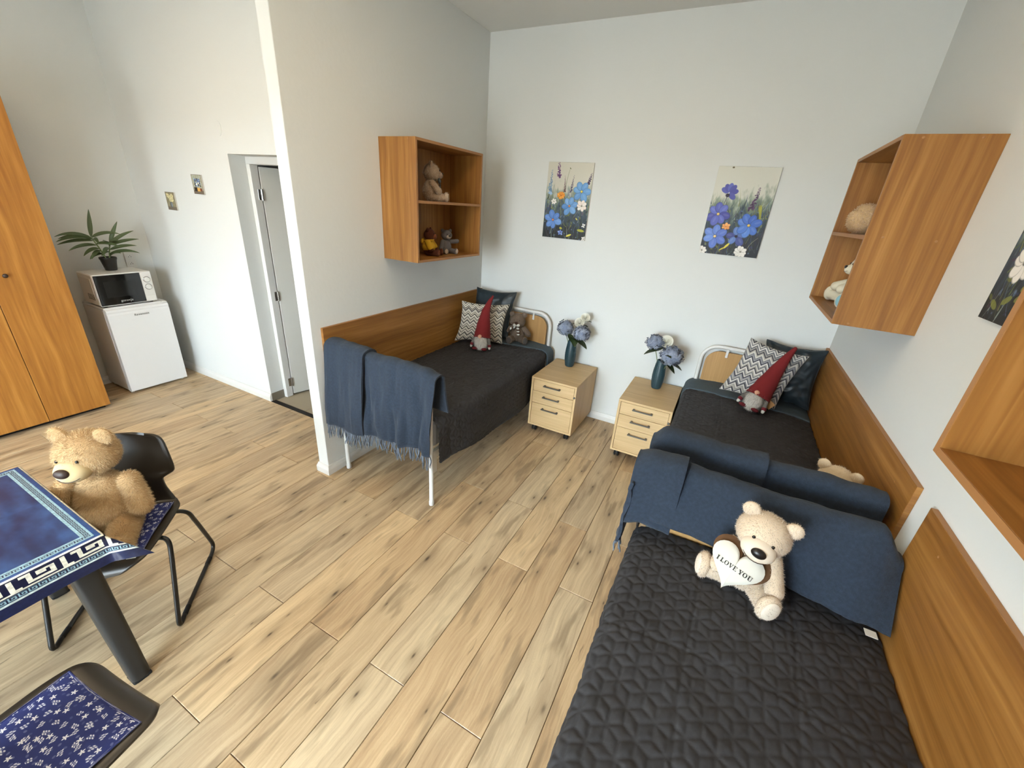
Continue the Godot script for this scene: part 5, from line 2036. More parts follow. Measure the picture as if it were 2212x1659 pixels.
func throws() -> void:
	# left bed: over the foot rail, hanging towards the room
	var t := thing("throw_blanket", "blue fringed throw over the left bed's foot rail", "blanket", Vector3(0.46, 0.7, 2.02), Basis.IDENTITY, "blue throws on the foot rails")
	var org := Vector3(0.46, 0.7, 2.02)
	var rail := Vector3(0, 1.012, 1.994)
	var fr := func(u: float) -> float: return lerpf(0.475, 0.475, u) + 0.012 * sin(u * 9) - 0.05 * smoothstep(0.8, 1.0, u)
	var bk := func(u: float) -> float: return 0.80 - 0.05 * u
	var P := throw_sheet(Vector2(0.035, 0.945), rail, fr, bk, 0.045, 0.042, 301, 84, Vector2(0.045, 0.02))
	var nu := 84
	var nv := P.size() / nu
	for k in P.size():
		# the free end swings out a little
		var u := (P[k].x - 0.035) / 0.91
		var hang := clampf((1.0 - P[k].y) / 0.5, 0, 1)
		if P[k].z > 1.994:
			P[k].x -= 0.05 * hang * smoothstep(0.75, 1.0, u)
			P[k].z -= 0.035 * hang * smoothstep(0.7, 1.0, u)
		else:
			P[k].x += 0.03 * hang * smoothstep(0.7, 1.0, u)
		P[k].y -= 0.035 * smoothstep(0.86, 1.0, u) * (1 - hang)
		P[k] -= org
	var m := MB.new()
	m.shell(P, nu, nv, 0.012, throw_uv(P, nu))
	obj("cloth", m, M.throw_wool, t)
	# the doubled-over third next to the wall
	var fr2 := func(u: float) -> float: return 0.455 + 0.01 * sin(u * 7)
	var bk2 := func(u: float) -> float: return 0.86
	var P2 := throw_sheet(Vector2(0.024, 0.375), rail + Vector3(0, 0.012, 0.004), fr2, bk2, 0.060, 0.016, 305, 40, Vector2(0.056, 0.02))
	for k in P2.size():
		P2[k] -= org
	var m2 := MB.new()
	m2.shell(P2, 40, P2.size() / 40, 0.014, throw_uv(P2, 40))
	obj("folded_layer", m2, M.throw_wool, t)
	var pts := []
	var nv2 := P2.size() / 40
	for i in range(1, 40):
		pts.append(P2[i * nv2])
	for i in range(31, nu, 1):
		pts.append(P[i * nv])
	tassels(t, pts, 0.092, 12)
	obj("care_label", bx(Vector3(0.372, 0.62, 2.065) - org, Vector3(0.004, 0.03, 0.018), 0.0), M.label_white, t)
	# right bed: lying over its foot rail
	t = thing("throw_blanket", "blue throw over the right bed's foot rail, the farther one", "blanket", Vector3(2.68, 0.95, 1.98), Basis.IDENTITY, "blue throws on the foot rails")
	org = Vector3(2.68, 0.95, 1.98)
	rail = Vector3(0, 1.018, 1.972)
	P = throw_sheet(Vector2(2.225, 3.125), rail, func(u: float) -> float: return 0.62 - 0.05 * u, func(u: float) -> float: return 0.84, 0.05, 0.010, 311, 72, Vector2(0.02, 0.012))
	for k in P.size():
		var u := (P[k].x - 2.225) / 0.9
		P[k].y -= 0.05 * pow(1 - smoothstep(0.0, 0.10, u), 2.0)
		P[k] -= org
	m = MB.new()
	m.shell(P, 72, P.size() / 72, 0.014, throw_uv(P, 72))
	obj("cloth", m, M.throw_wool, t)
	P2 = throw_sheet(Vector2(2.22, 2.70), rail + Vector3(0, 0.012, 0.004), func(u: float) -> float: return 0.66, func(u: float) -> float: return 0.88, 0.062, 0.008, 315, 40, Vector2(0.02, 0.012))
	for k in P2.size():
		var u := (P2[k].x - 2.22) / 0.48
		P2[k].y -= 0.055 * pow(1 - smoothstep(0.0, 0.16, u), 2.0)
		P2[k] -= org
	m2 = MB.new()
	m2.shell(P2, 40, P2.size() / 40, 0.014, throw_uv(P2, 40))
	obj("folded_layer", m2, M.throw_wool, t)
	# nearest bed: over its foot rail, spread down onto the quilt
	t = thing("throw_blanket", "blue throw behind the heart bear, on the nearest bed's rail", "blanket", Vector3(2.70, 0.85, 2.22), Basis.IDENTITY, "blue throws on the foot rails")
	org = Vector3(2.70, 0.85, 2.22)
	rail = Vector3(0, 1.005, 2.205)
	nu = 80
	P = throw_sheet(Vector2(2.30, 3.145), rail, func(u: float) -> float: return lerpf(0.80, 0.745, smoothstep(0.1, 0.75, u)) , func(u: float) -> float: return 0.66, 0.045, 0.016, 321, nu, Vector2(0.16, 0.02))
	nv = P.size() / nu
	for i in nu:
		var u := float(i) / (nu - 1)
		for j in nv:
			var k := i * nv + j
			var hang := clampf((1.0 - P[k].y) / 0.28, 0, 1)
			if P[k].z > 2.205:
				P[k].z += 0.055 * hang * smoothstep(0.5, 0.95, u)
			# the end by the wall rolls down
			P[k].y -= 0.10 * smoothstep(0.9, 1.0, u) * (1 - hang)
			P[k] -= org
	m = MB.new()
	m.shell(P, nu, nv, 0.014, throw_uv(P, nu))
	obj("cloth", m, M.throw_wool, t)
	P2 = throw_sheet(Vector2(2.195, 2.395), rail + Vector3(0, 0.016, 0.010), func(u: float) -> float: return 0.765 - 0.012 * u, func(u: float) -> float: return 0.62, 0.070, 0.012, 325, 28, Vector2(0.05, 0.02))
	for k in P2.size():
		var u := (P2[k].x - 2.195) / 0.2
		P2[k].y -= 0.03 * pow(1 - smoothstep(0.0, 0.5, u), 2.0)
		P2[k] -= org
	m2 = MB.new()
	m2.shell(P2, 28, P2.size() / 28, 0.018, throw_uv(P2, 28))
	obj("folded_layer", m2, M.throw_wool, t)
	# the corner hanging down outside the bed
	var P3 := PackedVector3Array()
	var f := nz(330, 1.0, 2)
	for i in 14:
		for j in 20:
			var u := i / 13.0
			var v := j / 19.0
			P3.append(Vector3(2.205 + 0.012 * f.get_noise_2d(u * 4, v * 3) - 0.012 * v, lerpf(0.95, 0.58 + 0.04 * u, v), 2.17 + 0.15 * u + 0.02 * f.get_noise_2d(v * 3, 9)) - org)
	var m3 := MB.new()
	m3.shell(P3, 14, 20, 0.014, throw_uv(P3, 14))
	obj("hanging_corner", m3, M.throw_wool, t)
	pts = []
	for i in range(0, 14, 2):
		pts.append(P3[i * 20 + 19])
	tassels(t, pts, 0.07, 15)
	obj("care_label", bx(Vector3(3.085, 0.735, 2.41) - org, Vector3(0.035, 0.002, 0.03), 0.0), M.label_white, t)

# ---------------------------------------------------------------- flowers and plants
func leaf(base: Vector3, dir: Vector3, length: float, width: float, droop: float, up := Vector3.UP, fold := 0.25, n := 10) -> MB:
	var m := MB.new()
	var P := PackedVector3Array()
	var p := base
	var d := dir.normalized()
	for k in n + 1:
		var t := float(k) / n
		var side := d.cross(up).normalized()
		var nn := side.cross(d)
		var w := width * pow(sin(PI * pow(t, 0.75) * 0.98 + 0.03), 0.8) * 0.5
		for q in [-1.0, -0.5, 0.0, 0.5, 1.0]:
			P.append(p + side * w * q + nn * absf(q) * w * fold)
		d = (d + Vector3.DOWN * droop / n).normalized()
		p += d * length / n
	m.grid(P, n + 1, 5, false, false, PackedVector2Array(), false)
	return m

func hydrangea(at: Vector3, foot: Vector3, r: float, seed_: int, label: String, leaves: Array) -> void:
	var t := thing("hydrangea", label, "flower", foot, Basis.IDENTITY, "artificial hydrangeas in the vases")
	var rg := RandomNumberGenerator.new()
	rg.seed = seed_
	var m := MB.new()
	m.tinted = true
	var c := at - foot
	m.tint = lin(Color(0.56, 0.60, 0.68))
	m.blob(c, Vector3.ONE * r * 0.5)
	var N := 260
	var lobes := nz(seed_ + 400, 1.0, 2)
	for k in N:
		var y := 1.0 - 2.0 * (k + 0.5) / N
		var a := k * 2.39996
		var n := Vector3(sqrt(1 - y * y) * cos(a), y, sqrt(1 - y * y) * sin(a))
		if n.y < -0.82:
			continue
		n = (n + Vector3(rg.randfn(), rg.randfn(), rg.randfn()) * 0.10).normalized()
		var p := c + n * r * rg.randf_range(0.72, 1.02) * (1.0 + 0.22 * lobes.get_noise_3dv(n * 1.6)) * Vector3(1, 0.92, 1)
		var x := n.cross(Vector3(rg.randfn(), rg.randfn(), rg.randfn())).normalized()
		var z := n.cross(x)
		var tone := Color(0.50, 0.545, 0.635).lerp(Color(0.62, 0.655, 0.73), rg.randf())
		m.tint = lin(tone)
		var s := r * rg.randf_range(0.18, 0.26)
		for q in 4:
			var ang := TAU * q / 4
			var e := x * cos(ang) + z * sin(ang)
			var g := x * cos(ang + PI / 2) + z * sin(ang + PI / 2)
			var b := m.V.size()
			var cup := rg.randf_range(-0.1, 0.7)
			for pt in [p, p + e * s * 0.55 + g * s * 0.42 + n * s * cup * 0.5, p + e * s * 1.05 + n * s * cup, p + e * s * 0.55 - g * s * 0.42 + n * s * cup * 0.5]:
				m.V.append(pt)
				m.N.append((n + e * 0.25).normalized())
				m.U.append(Vector2.ZERO)
				m.C.append(m.tint)
			m.I.append_array([b, b + 1, b + 2, b, b + 2, b + 3])
	obj("flower_head", m, M.hydrangea, t)
	stem(t, Vector3.ZERO, c - Vector3(0, r * 0.5, 0))
	for l in leaves:
		obj("leaf", leaf(l[0] - foot, l[1], l[2], l[3], l[4]), M.leaf_dark, t)

func stem(t: Node, a: Vector3, b: Vector3) -> void:
	var m := MB.new()
	var path := []
	for k in 9:
		var q := k / 8.0
		path.append(Vector3(lerpf(a.x, b.x, q * q), lerpf(a.y, b.y, q), lerpf(a.z, b.z, q * q)))
	m.tube(path, 0.0032, 7)
	obj("stem", m, M.stem_green, t)

func rose(at: Vector3, foot: Vector3, r: float, seed_: int, label: String, leaves: Array) -> void:
	var t := thing("rose", label, "flower", foot, Basis.IDENTITY, "white artificial roses in the vases")
	var rg := RandomNumberGenerator.new()
	rg.seed = seed_
	var c := at - foot
	var up := Vector3(rg.randf_range(-0.2, 0.2), 0.55, 0.8).normalized()
	var x := up.cross(Vector3.RIGHT).normalized()
	var z := up.cross(x)
	var m := MB.new()
	for ring in [[0.25, 3, 0.95, 0.10], [0.45, 4, 0.90, 0.25], [0.70, 5, 0.75, 0.45], [0.95, 6, 0.55, 0.75]]:
		for k in ring[1]:
			var a0: float = TAU * k / ring[1] + ring[0] * 3.0
			var P := PackedVector3Array()
			for i in 7:
				for j in 6:
					var aa: float = a0 + (i / 6.0 - 0.5) * TAU / ring[1] * 1.5
					var v := j / 5.0
					var rr: float = r * (ring[0] * (0.35 + 0.65 * sin(v * PI / 2)) + ring[3] * 0.25 * v * v)
					var hh: float = r * (ring[2] * v * (1 - 0.25 * pow(absf(i / 3.0 - 1.0), 2.0)) - 0.55)
					P.append(c + (x * cos(aa) + z * sin(aa)) * rr + up * hh)
			m.grid(P, 7, 6, false, false, PackedVector2Array(), false)
	obj("flower_head", m, M.rose_white, t)
	stem(t, Vector3.ZERO, c - up * r * 0.5)
	for l in leaves:
		obj("leaf", leaf(l[0] - foot, l[1], l[2], l[3], l[4]), M.leaf_dark, t)

func vase(at: Vector3, label: String) -> void:
	var t := thing("vase", label, "vase", at, Basis.IDENTITY, "dark teal vases on the nightstands")
	var m := MB.new()
	var prof := [Vector2(0, 0.002), Vector2(0.036, 0.0), Vector2(0.041, 0.006)]
	for k in 40:
		var q := (k + 1) / 41.0
		prof.append(Vector2(0.041 + 0.013 * sin(PI * pow(q, 0.9)) - 0.003 * q, 0.006 + 0.254 * q))
	prof.append_array([Vector2(0.037, 0.266), Vector2(0.034, 0.268), Vector2(0.031, 0.264), Vector2(0.031, 0.20), Vector2(0.030, 0.03), Vector2(0, 0.025)])
	# pressed slanting leaf ribs
	var P := PackedVector3Array()
	var n := 64
	for i in n + 1:
		for q in prof:
			var a := TAU * (i % n) / n
			var rel := 0.0
			if q.y > 0.02 and q.y < 0.25 and q.x > 0.037:
				var lobe := fposmod(a / TAU * 5.0, 1.0) - 0.5
				rel = 0.0022 * sin(q.y * 300.0 + absf(lobe) * 26.0) * (1.0 - absf(lobe) * 1.2) - 0.002 * exp(-pow(lobe / 0.05, 2.0))
			P.append(Vector3(cos(a) * (q.x + rel), q.y, sin(a) * (q.x + rel)))
	m.grid(P, n + 1, prof.size(), true, false)
	obj("body", m, M.vase_glaze, t)

func potted_plant() -> void:
	var at := Vector3(-2.88, 1.166, 2.055)
	var t := thing("potted_plant", "strap leaved plant in a black pot on the microwave", "plant", at)
	var p := MB.new()
	p.lathe([Vector2(0, 0), Vector2(0.042, 0), Vector2(0.044, 0.004), Vector2(0.060, 0.098), Vector2(0.064, 0.100), Vector2(0.065, 0.118), Vector2(0.061, 0.120), Vector2(0.058, 0.108), Vector2(0, 0.104)], 28)
	obj("pot", p, M.black_plastic, t)
	var rg := RandomNumberGenerator.new()
	rg.seed = 64
	# left and right in the picture lie along +z and -z here
	var stems := [[Vector3(0, 0.10, 0.01), Vector3(0.01, 0.30, 0.075)], [Vector3(0, 0.10, -0.01), Vector3(0.01, 0.24, -0.045)]]
	for s in stems:
		var m := MB.new()
		m.tube([s[0], s[0].lerp(s[1], 0.5) + Vector3(0, 0.01, 0), s[1]], 0.005, 8)
		obj("stem", m, M.stem_green, t)
	var L := [ # stem, along, direction (z = left), length, droop
		[0, 1.0, Vector3(0.05, 1.0, -0.15), 0.21, 0.1], [0, 0.98, Vector3(0.2, 0.55, 0.9), 0.24, 0.9], [0, 0.95, Vector3(0.3, 0.35, 1.0), 0.25, 0.7], [0, 0.9, Vector3(-0.2, 0.5, 0.8), 0.2, 1.0],
		[0, 0.85, Vector3(0.2, 0.2, 1.0), 0.24, 0.5], [0, 0.65, Vector3(0.3, 0.25, 1.0), 0.21, 0.7], [0, 0.5, Vector3(0.5, 0.2, 0.9), 0.16, 0.9], [0, 0.98, Vector3(0.1, 0.6, -0.8), 0.19, 1.0],
		[0, 0.7, Vector3(0.6, 0.3, -0.5), 0.17, 0.9], [0, 0.4, Vector3(0.5, 0.1, 0.6), 0.14, 1.0], [0, 0.9, Vector3(0.8, 0.5, 0.1), 0.15, 1.4],
		[1, 1.0, Vector3(0.1, 0.9, -0.35), 0.19, 0.3], [1, 0.98, Vector3(0.2, 0.7, -0.7), 0.2, 0.5], [1, 0.9, Vector3(0.2, 0.45, -0.95), 0.2, 0.4], [1, 0.8, Vector3(0.5, 0.7, 0.3), 0.17, 1.2],
		[1, 0.6, Vector3(0.3, 0.5, -0.9), 0.18, 0.6], [1, 0.3, Vector3(0.2, 0.5, -0.8), 0.2, 1.0], [1, 0.7, Vector3(0.7, 0.3, 0.6), 0.16, 1.2], [1, 0.95, Vector3(0.6, 0.6, -0.1), 0.14, 1.1],
		[1, 0.45, Vector3(0.5, 0.3, 0.5), 0.13, 1.0], [0, 0.25, Vector3(0.3, 0.3, 0.8), 0.12, 1.2], [1, 0.2, Vector3(0.5, 0.5, -0.2), 0.12, 1.0]]
	for q in L:
		var s: Array = stems[q[0]]
		obj("leaf", leaf(s[0].lerp(s[1], q[1]), q[2], q[3] * 1.15, 0.034, q[4] * 1.0, Vector3(0.75, 0.65, 0.25).normalized(), 0.3, 12), M.plant_leaf, t)

# ---------------------------------------------------------------- the scene
func _ready() -> void:
	# camera
	var cam := Camera3D.new()
	cam.name = "camera"
	add_child(cam)
	cam.transform = Transform3D(Basis(Vector3.UP, 0.4549) * Basis(Vector3.RIGHT, -0.4103) * Basis(Vector3.BACK, 0.0748), Vector3(2.3573, 2.0026, 3.8733))
	cam.fov = rad_to_deg(2.0 * atan(829.5 / 889.09))
	cam.near = 0.02
	cam.far = 60.0
	cam.current = true
	# sky and exposure
	var we := WorldEnvironment.new()
	we.name = "environment"
	var env := Environment.new()
	env.background_mode = Environment.BG_SKY
	var sm := ProceduralSkyMaterial.new()
	sm.sky_top_color = Color(0.885, 0.955, 1.0)
	sm.sky_horizon_color = Color(0.905, 0.965, 1.0)
	sm.ground_horizon_color = Color(0.70, 0.71, 0.70)
	sm.ground_bottom_color = Color(0.60, 0.61, 0.60)
	sm.sky_energy_multiplier = SKY
	sm.ground_energy_multiplier = SKY
	var sky := Sky.new()
	sky.sky_material = sm
	env.sky = sky
	env.tonemap_mode = Environment.TONE_MAPPER_LINEAR
	env.tonemap_exposure = 1.0
	env.sdfgi_enabled = true
	env.ssao_enabled = true
	env.ssil_enabled = true
	we.environment = env
	add_child(we)
	rng.seed = 2024
	materials()
	# the ceiling lights
	lamp(Vector3(1.40, CH - 0.05, 2.25), Vector2(0.3, 1.2), LAMP1, Color(1.0, 0.90, 0.74), "long ceiling panel light above the beds")
	lamp(Vector3(-1.15, CH - 0.05, 3.5), Vector2(0.3, 1.2), LAMP2, Color(1.0, 0.90, 0.74), "long ceiling panel light above the kitchenette")
	lamp(Vector3(1.20, CH - 0.05, 4.4), Vector2(0.3, 1.2), LAMP3, Color(1.0, 0.90, 0.74), "long ceiling panel light nearest the windows")
	room()
	# large furniture
	bedside_panel(0.0005, 0.0205, 0.002, 2.06, "wooden wall panel along the left bed by the partition", Vector2(0.1, 0.3))
	bedside_panel(3.1595, 3.1795, 0.002, 2.045, "wooden wall panel beside the far right bed", Vector2(0.5, 0.8))
	bedside_panel(3.1595, 3.1795, 2.18, 4.22, "wooden wall panel beside the nearest bed, lower right corner", Vector2(0.9, 0.1))
	bed(0.056, 0.871, 0.05, 1.994, "white tube bed against the partition, left of both nightstands", true)
	bed(2.31, 3.125, 0.05, 1.965, "white tube bed in the far right corner", true)
	bed(2.31, 3.125, 2.205, 4.15, "white tube bed nearest the viewer, cut by the lower edge", false)
	bedspread(0.026, 1.0, 0.90, 0.24, 1.985, 0.692, func(z: float) -> float: return lerpf(0.27, 0.37, smoothstep(1.1, 2.0, z)), 0.0055, func(s: float) -> float: return lerpf(0.31, 0.20, clampf((s - 0.5) / 0.4, 0, 1)), "charcoal quilted bedspread on the left bed, hanging over its side")
	bedspread(3.154, -1.0, 0.905, 0.24, 1.96, 0.692, func(z: float) -> float: return 0.28, 0.006, func(s: float) -> float: return lerpf(0.39, 0.30, clampf((s - 0.4) / 0.5, 0, 1)), "charcoal quilted bedspread on the far right bed")
	bedspread(3.154, -1.0, 0.905, 2.225, 4.12, 0.692, func(z: float) -> float: return 0.26, 0.005, null, "charcoal quilted bedspread on the nearest bed, under the heart bear")
	nightstand(0.9724, 1.4115, "light wood nightstand beside the left bed")
	nightstand(1.787, 2.2229, "light wood nightstand beside the far right bed")
	wardrobe()
	open_shelf(0.0005, 0.3228, 1.562, 2.3673, 0.5786, 1.427, 1.984, "open wooden wall shelf with three bears above the left bed")
	open_shelf(3.1795, 2.858, 1.5733, 2.3825, 0.5203, 1.3704, 1.984, "open wooden wall shelf above the far right bed")
	open_shelf(3.1795, 2.858, 1.560, 2.37, 2.715, 3.56, 1.97, "open wooden wall shelf cut off by the right edge")
	fridge()
	microwave()
	socket()
	table()
	tablecloth()
	var c1 := Vector3(0.085, 0, 3.379)
	chair(c1, PI / 4, "black shell chair with the big brown bear")
	chair(Vector3(0.928, 0, 3.884), PI + 0.11, "black shell chair with an empty cushion, lower left corner")
	seat_cushion(c1 + Basis(Vector3.UP, PI / 4) * Vector3(0, 0.455, -0.005), PI / 4, "blue blossom cushion under the big brown bear")
	seat_cushion(Vector3(0.928, 0.455, 3.884) + Basis(Vector3.UP, PI + 0.11) * Vector3(0.0, 0, -0.02), PI + 0.11 + PI, "blue blossom cushion on the empty chair")
	throws()
	# pictures
	canvas("painting", Vector3(0.888, 2.060, 0.001), Basis.IDENTITY, 0.4266, 0.6369, 0.015, painting(0), "blue wildflower painting nearer the left bed", "painting", "wildflower paintings")
	canvas("painting", Vector3(2.298, 2.064, 0.001), Basis.IDENTITY, 0.4222, 0.633, 0.015, painting(1), "violet blue flower painting above the far right bed", "painting", "wildflower paintings")
	canvas("painting", Vector3(RX - 0.001, 2.072, 2.053), Basis(Vector3.UP, -PI / 2), 0.4266, 0.6369, 0.015, painting(2), "dark flower painting partly hidden at the right edge", "painting", "wildflower paintings")
	canvas("small_picture", Vector3(-1.945, 1.974, DZ + 0.001), Basis.IDENTITY, 0.15, 0.155, 0.012, small_picture(0), "tiny picture of blue flowers beside the bathroom door", "picture", "tiny pictures")
	canvas("small_picture", Vector3(-2.443, 1.812, DZ + 0.001), Basis.IDENTITY, 0.15, 0.155, 0.012, small_picture(1), "tiny picture of cream flowers, lower left of its pair", "picture", "tiny pictures")
	var rg := MB.new()
	var ring := []
	for k in 20:
		var a := -1.1 + 2.2 * k / 19.0
		ring.append(Vector3(cos(a) * 0.06, sin(a) * 0.06, 0.002))
	rg.tube(ring, 0.0025, 6)
	var wc := thing("round_cover", "faint curved rim on the wall above the bathroom door", "cover", Vector3(-1.53, 2.396, DZ))
	obj("rim", rg, M.wall_paint, wc)
	decor()

func decor() -> void:
	potted_plant()
	# pillows
	pillow("throw_pillow", Vector3(0.075, 0.715, 0.585), Vector3(0.425, 0, -0.205), Vector3(-0.005, 0.375, -0.125), 0.062, M.chevron, "warm grey chevron pillow on the left bed", 201, 0.012)
	pillow("throw_pillow", Vector3(0.035, 0.72, 0.27), Vector3(0.46, 0.01, -0.02), Vector3(0.01, 0.465, -0.12), 0.07, M.satin_navy, "navy satin pillow behind the chevron one, left bed", 202, 0.016)
	pillow("throw_pillow", Vector3(2.505, 0.765, 0.385), Vector3(0.40, -0.055, 0.03), Vector3(0.12, 0.41, -0.15), 0.055, M.chevron_cool, "cool grey chevron pillow on the far right bed", 203, 0.012)
	pillow("throw_pillow", Vector3(2.735, 0.71, 0.235), Vector3(0.405, -0.0, 0.03), Vector3(0.01, 0.45, -0.12), 0.066, M.satin_navy, "navy satin pillow against the right wall panel", 204, 0.018)
	# gnomes
	gnome(Vector3(0.405, 0.700, 0.615), 0.22, Basis(Vector3.RIGHT, -0.12), [[Vector3(0, 0.120, 0), 0.080], [Vector3(-0.003, 0.25, -0.025), 0.062], [Vector3(0.0, 0.36, -0.05), 0.040], [Vector3(0.022, 0.45, -0.075), 0.022], [Vector3(0.045, 0.505, -0.09), 0.009]], "red hatted gnome with white beard, left bed", false)
	gnome(Vector3(2.735, 0.704, 0.535), -0.35, Basis(Vector3.RIGHT, -0.42) * Basis(Vector3.BACK, -0.12), [[Vector3(0, 0.120, 0), 0.084], [Vector3(0.005, 0.24, -0.01), 0.068], [Vector3(0.012, 0.35, -0.012), 0.048], [Vector3(0.022, 0.45, -0.012), 0.030], [Vector3(0.04, 0.535, -0.005), 0.014]], "red hatted gnome tilted over, far right bed", true)
	bears()
	# vases and flowers
	var v1 := Vector3(1.158, 0.5675, 0.16)
	var v2 := Vector3(2.010, 0.5675, 0.19)
	vase(v1, "dark teal vase beside the left bed")
	vase(v2, "dark teal vase beside the far right bed")
	var in1 := v1 + Vector3(0, 0.06, 0)
	var in2 := v2 + Vector3(0, 0.06, 0)
	hydrangea(Vector3(1.078, 0.945, 0.17), in1 + Vector3(-0.012, 0, 0.0), 0.078, 1, "blue hydrangea facing left in the left vase", [[Vector3(1.15, 0.86, 0.17), Vector3(0.6, 0.3, 0.5), 0.13, 0.09, 0.6], [Vector3(1.13, 0.90, 0.20), Vector3(0.5, -0.4, 0.4), 0.10, 0.065, 0.4]])
	hydrangea(Vector3(1.253, 0.93, 0.20), in1 + Vector3(0.012, 0, 0.004), 0.076, 2, "blue hydrangea leaning right in the left vase", [[Vector3(1.20, 0.865, 0.20), Vector3(1.0, -0.35, 0.2), 0.15, 0.095, 0.3], [Vector3(1.19, 0.88, 0.21), Vector3(0.3, -0.5, 0.6), 0.10, 0.07, 0.3]])
	rose(Vector3(1.204, 1.022, 0.16), in1 + Vector3(0.0, 0.01, 0.008), 0.043, 3, "white rose between the hydrangeas, left vase", [[Vector3(1.19, 0.99, 0.16), Vector3(-0.8, 0.4, 0.3), 0.06, 0.035, 0.5]])
	rose(Vector3(1.247, 1.068, 0.13), in1 + Vector3(0.006, 0.02, -0.012), 0.040, 4, "topmost white rose in the left vase", [[Vector3(1.25, 1.03, 0.14), Vector3(0.9, 0.4, 0.2), 0.075, 0.04, 0.5], [Vector3(1.24, 1.0, 0.15), Vector3(0.9, 0.05, 0.3), 0.06, 0.035, 0.4]])
	hydrangea(Vector3(1.925, 0.982, 0.19), in2 + Vector3(-0.012, 0, 0.0), 0.074, 5, "blue hydrangea facing left in the right vase", [[Vector3(1.975, 0.92, 0.19), Vector3(-0.9, -0.2, 0.3), 0.14, 0.10, 0.4], [Vector3(1.97, 0.92, 0.2), Vector3(0.3, 0.5, 0.4), 0.09, 0.06, 0.5]])
	hydrangea(Vector3(2.085, 0.905, 0.245), in2 + Vector3(0.012, 0, 0.006), 0.092, 6, "blue hydrangea leaning right in the right vase", [[Vector3(2.03, 0.86, 0.25), Vector3(0.9, -0.6, 0.3), 0.15, 0.085, 0.2], [Vector3(2.04, 0.925, 0.32), Vector3(0.5, 0.1, 0.4), 0.07, 0.05, 0.4], [Vector3(2.09, 0.83, 0.22), Vector3(0.9, -0.2, 0.1), 0.11, 0.07, 0.3]])
	rose(Vector3(2.012, 1.012, 0.20), in2 + Vector3(0.0, 0.01, -0.008), 0.050, 7, "white rose in the right vase", [[Vector3(2.0, 0.96, 0.2), Vector3(-0.5, 0.2, 0.5), 0.09, 0.055, 0.5]])

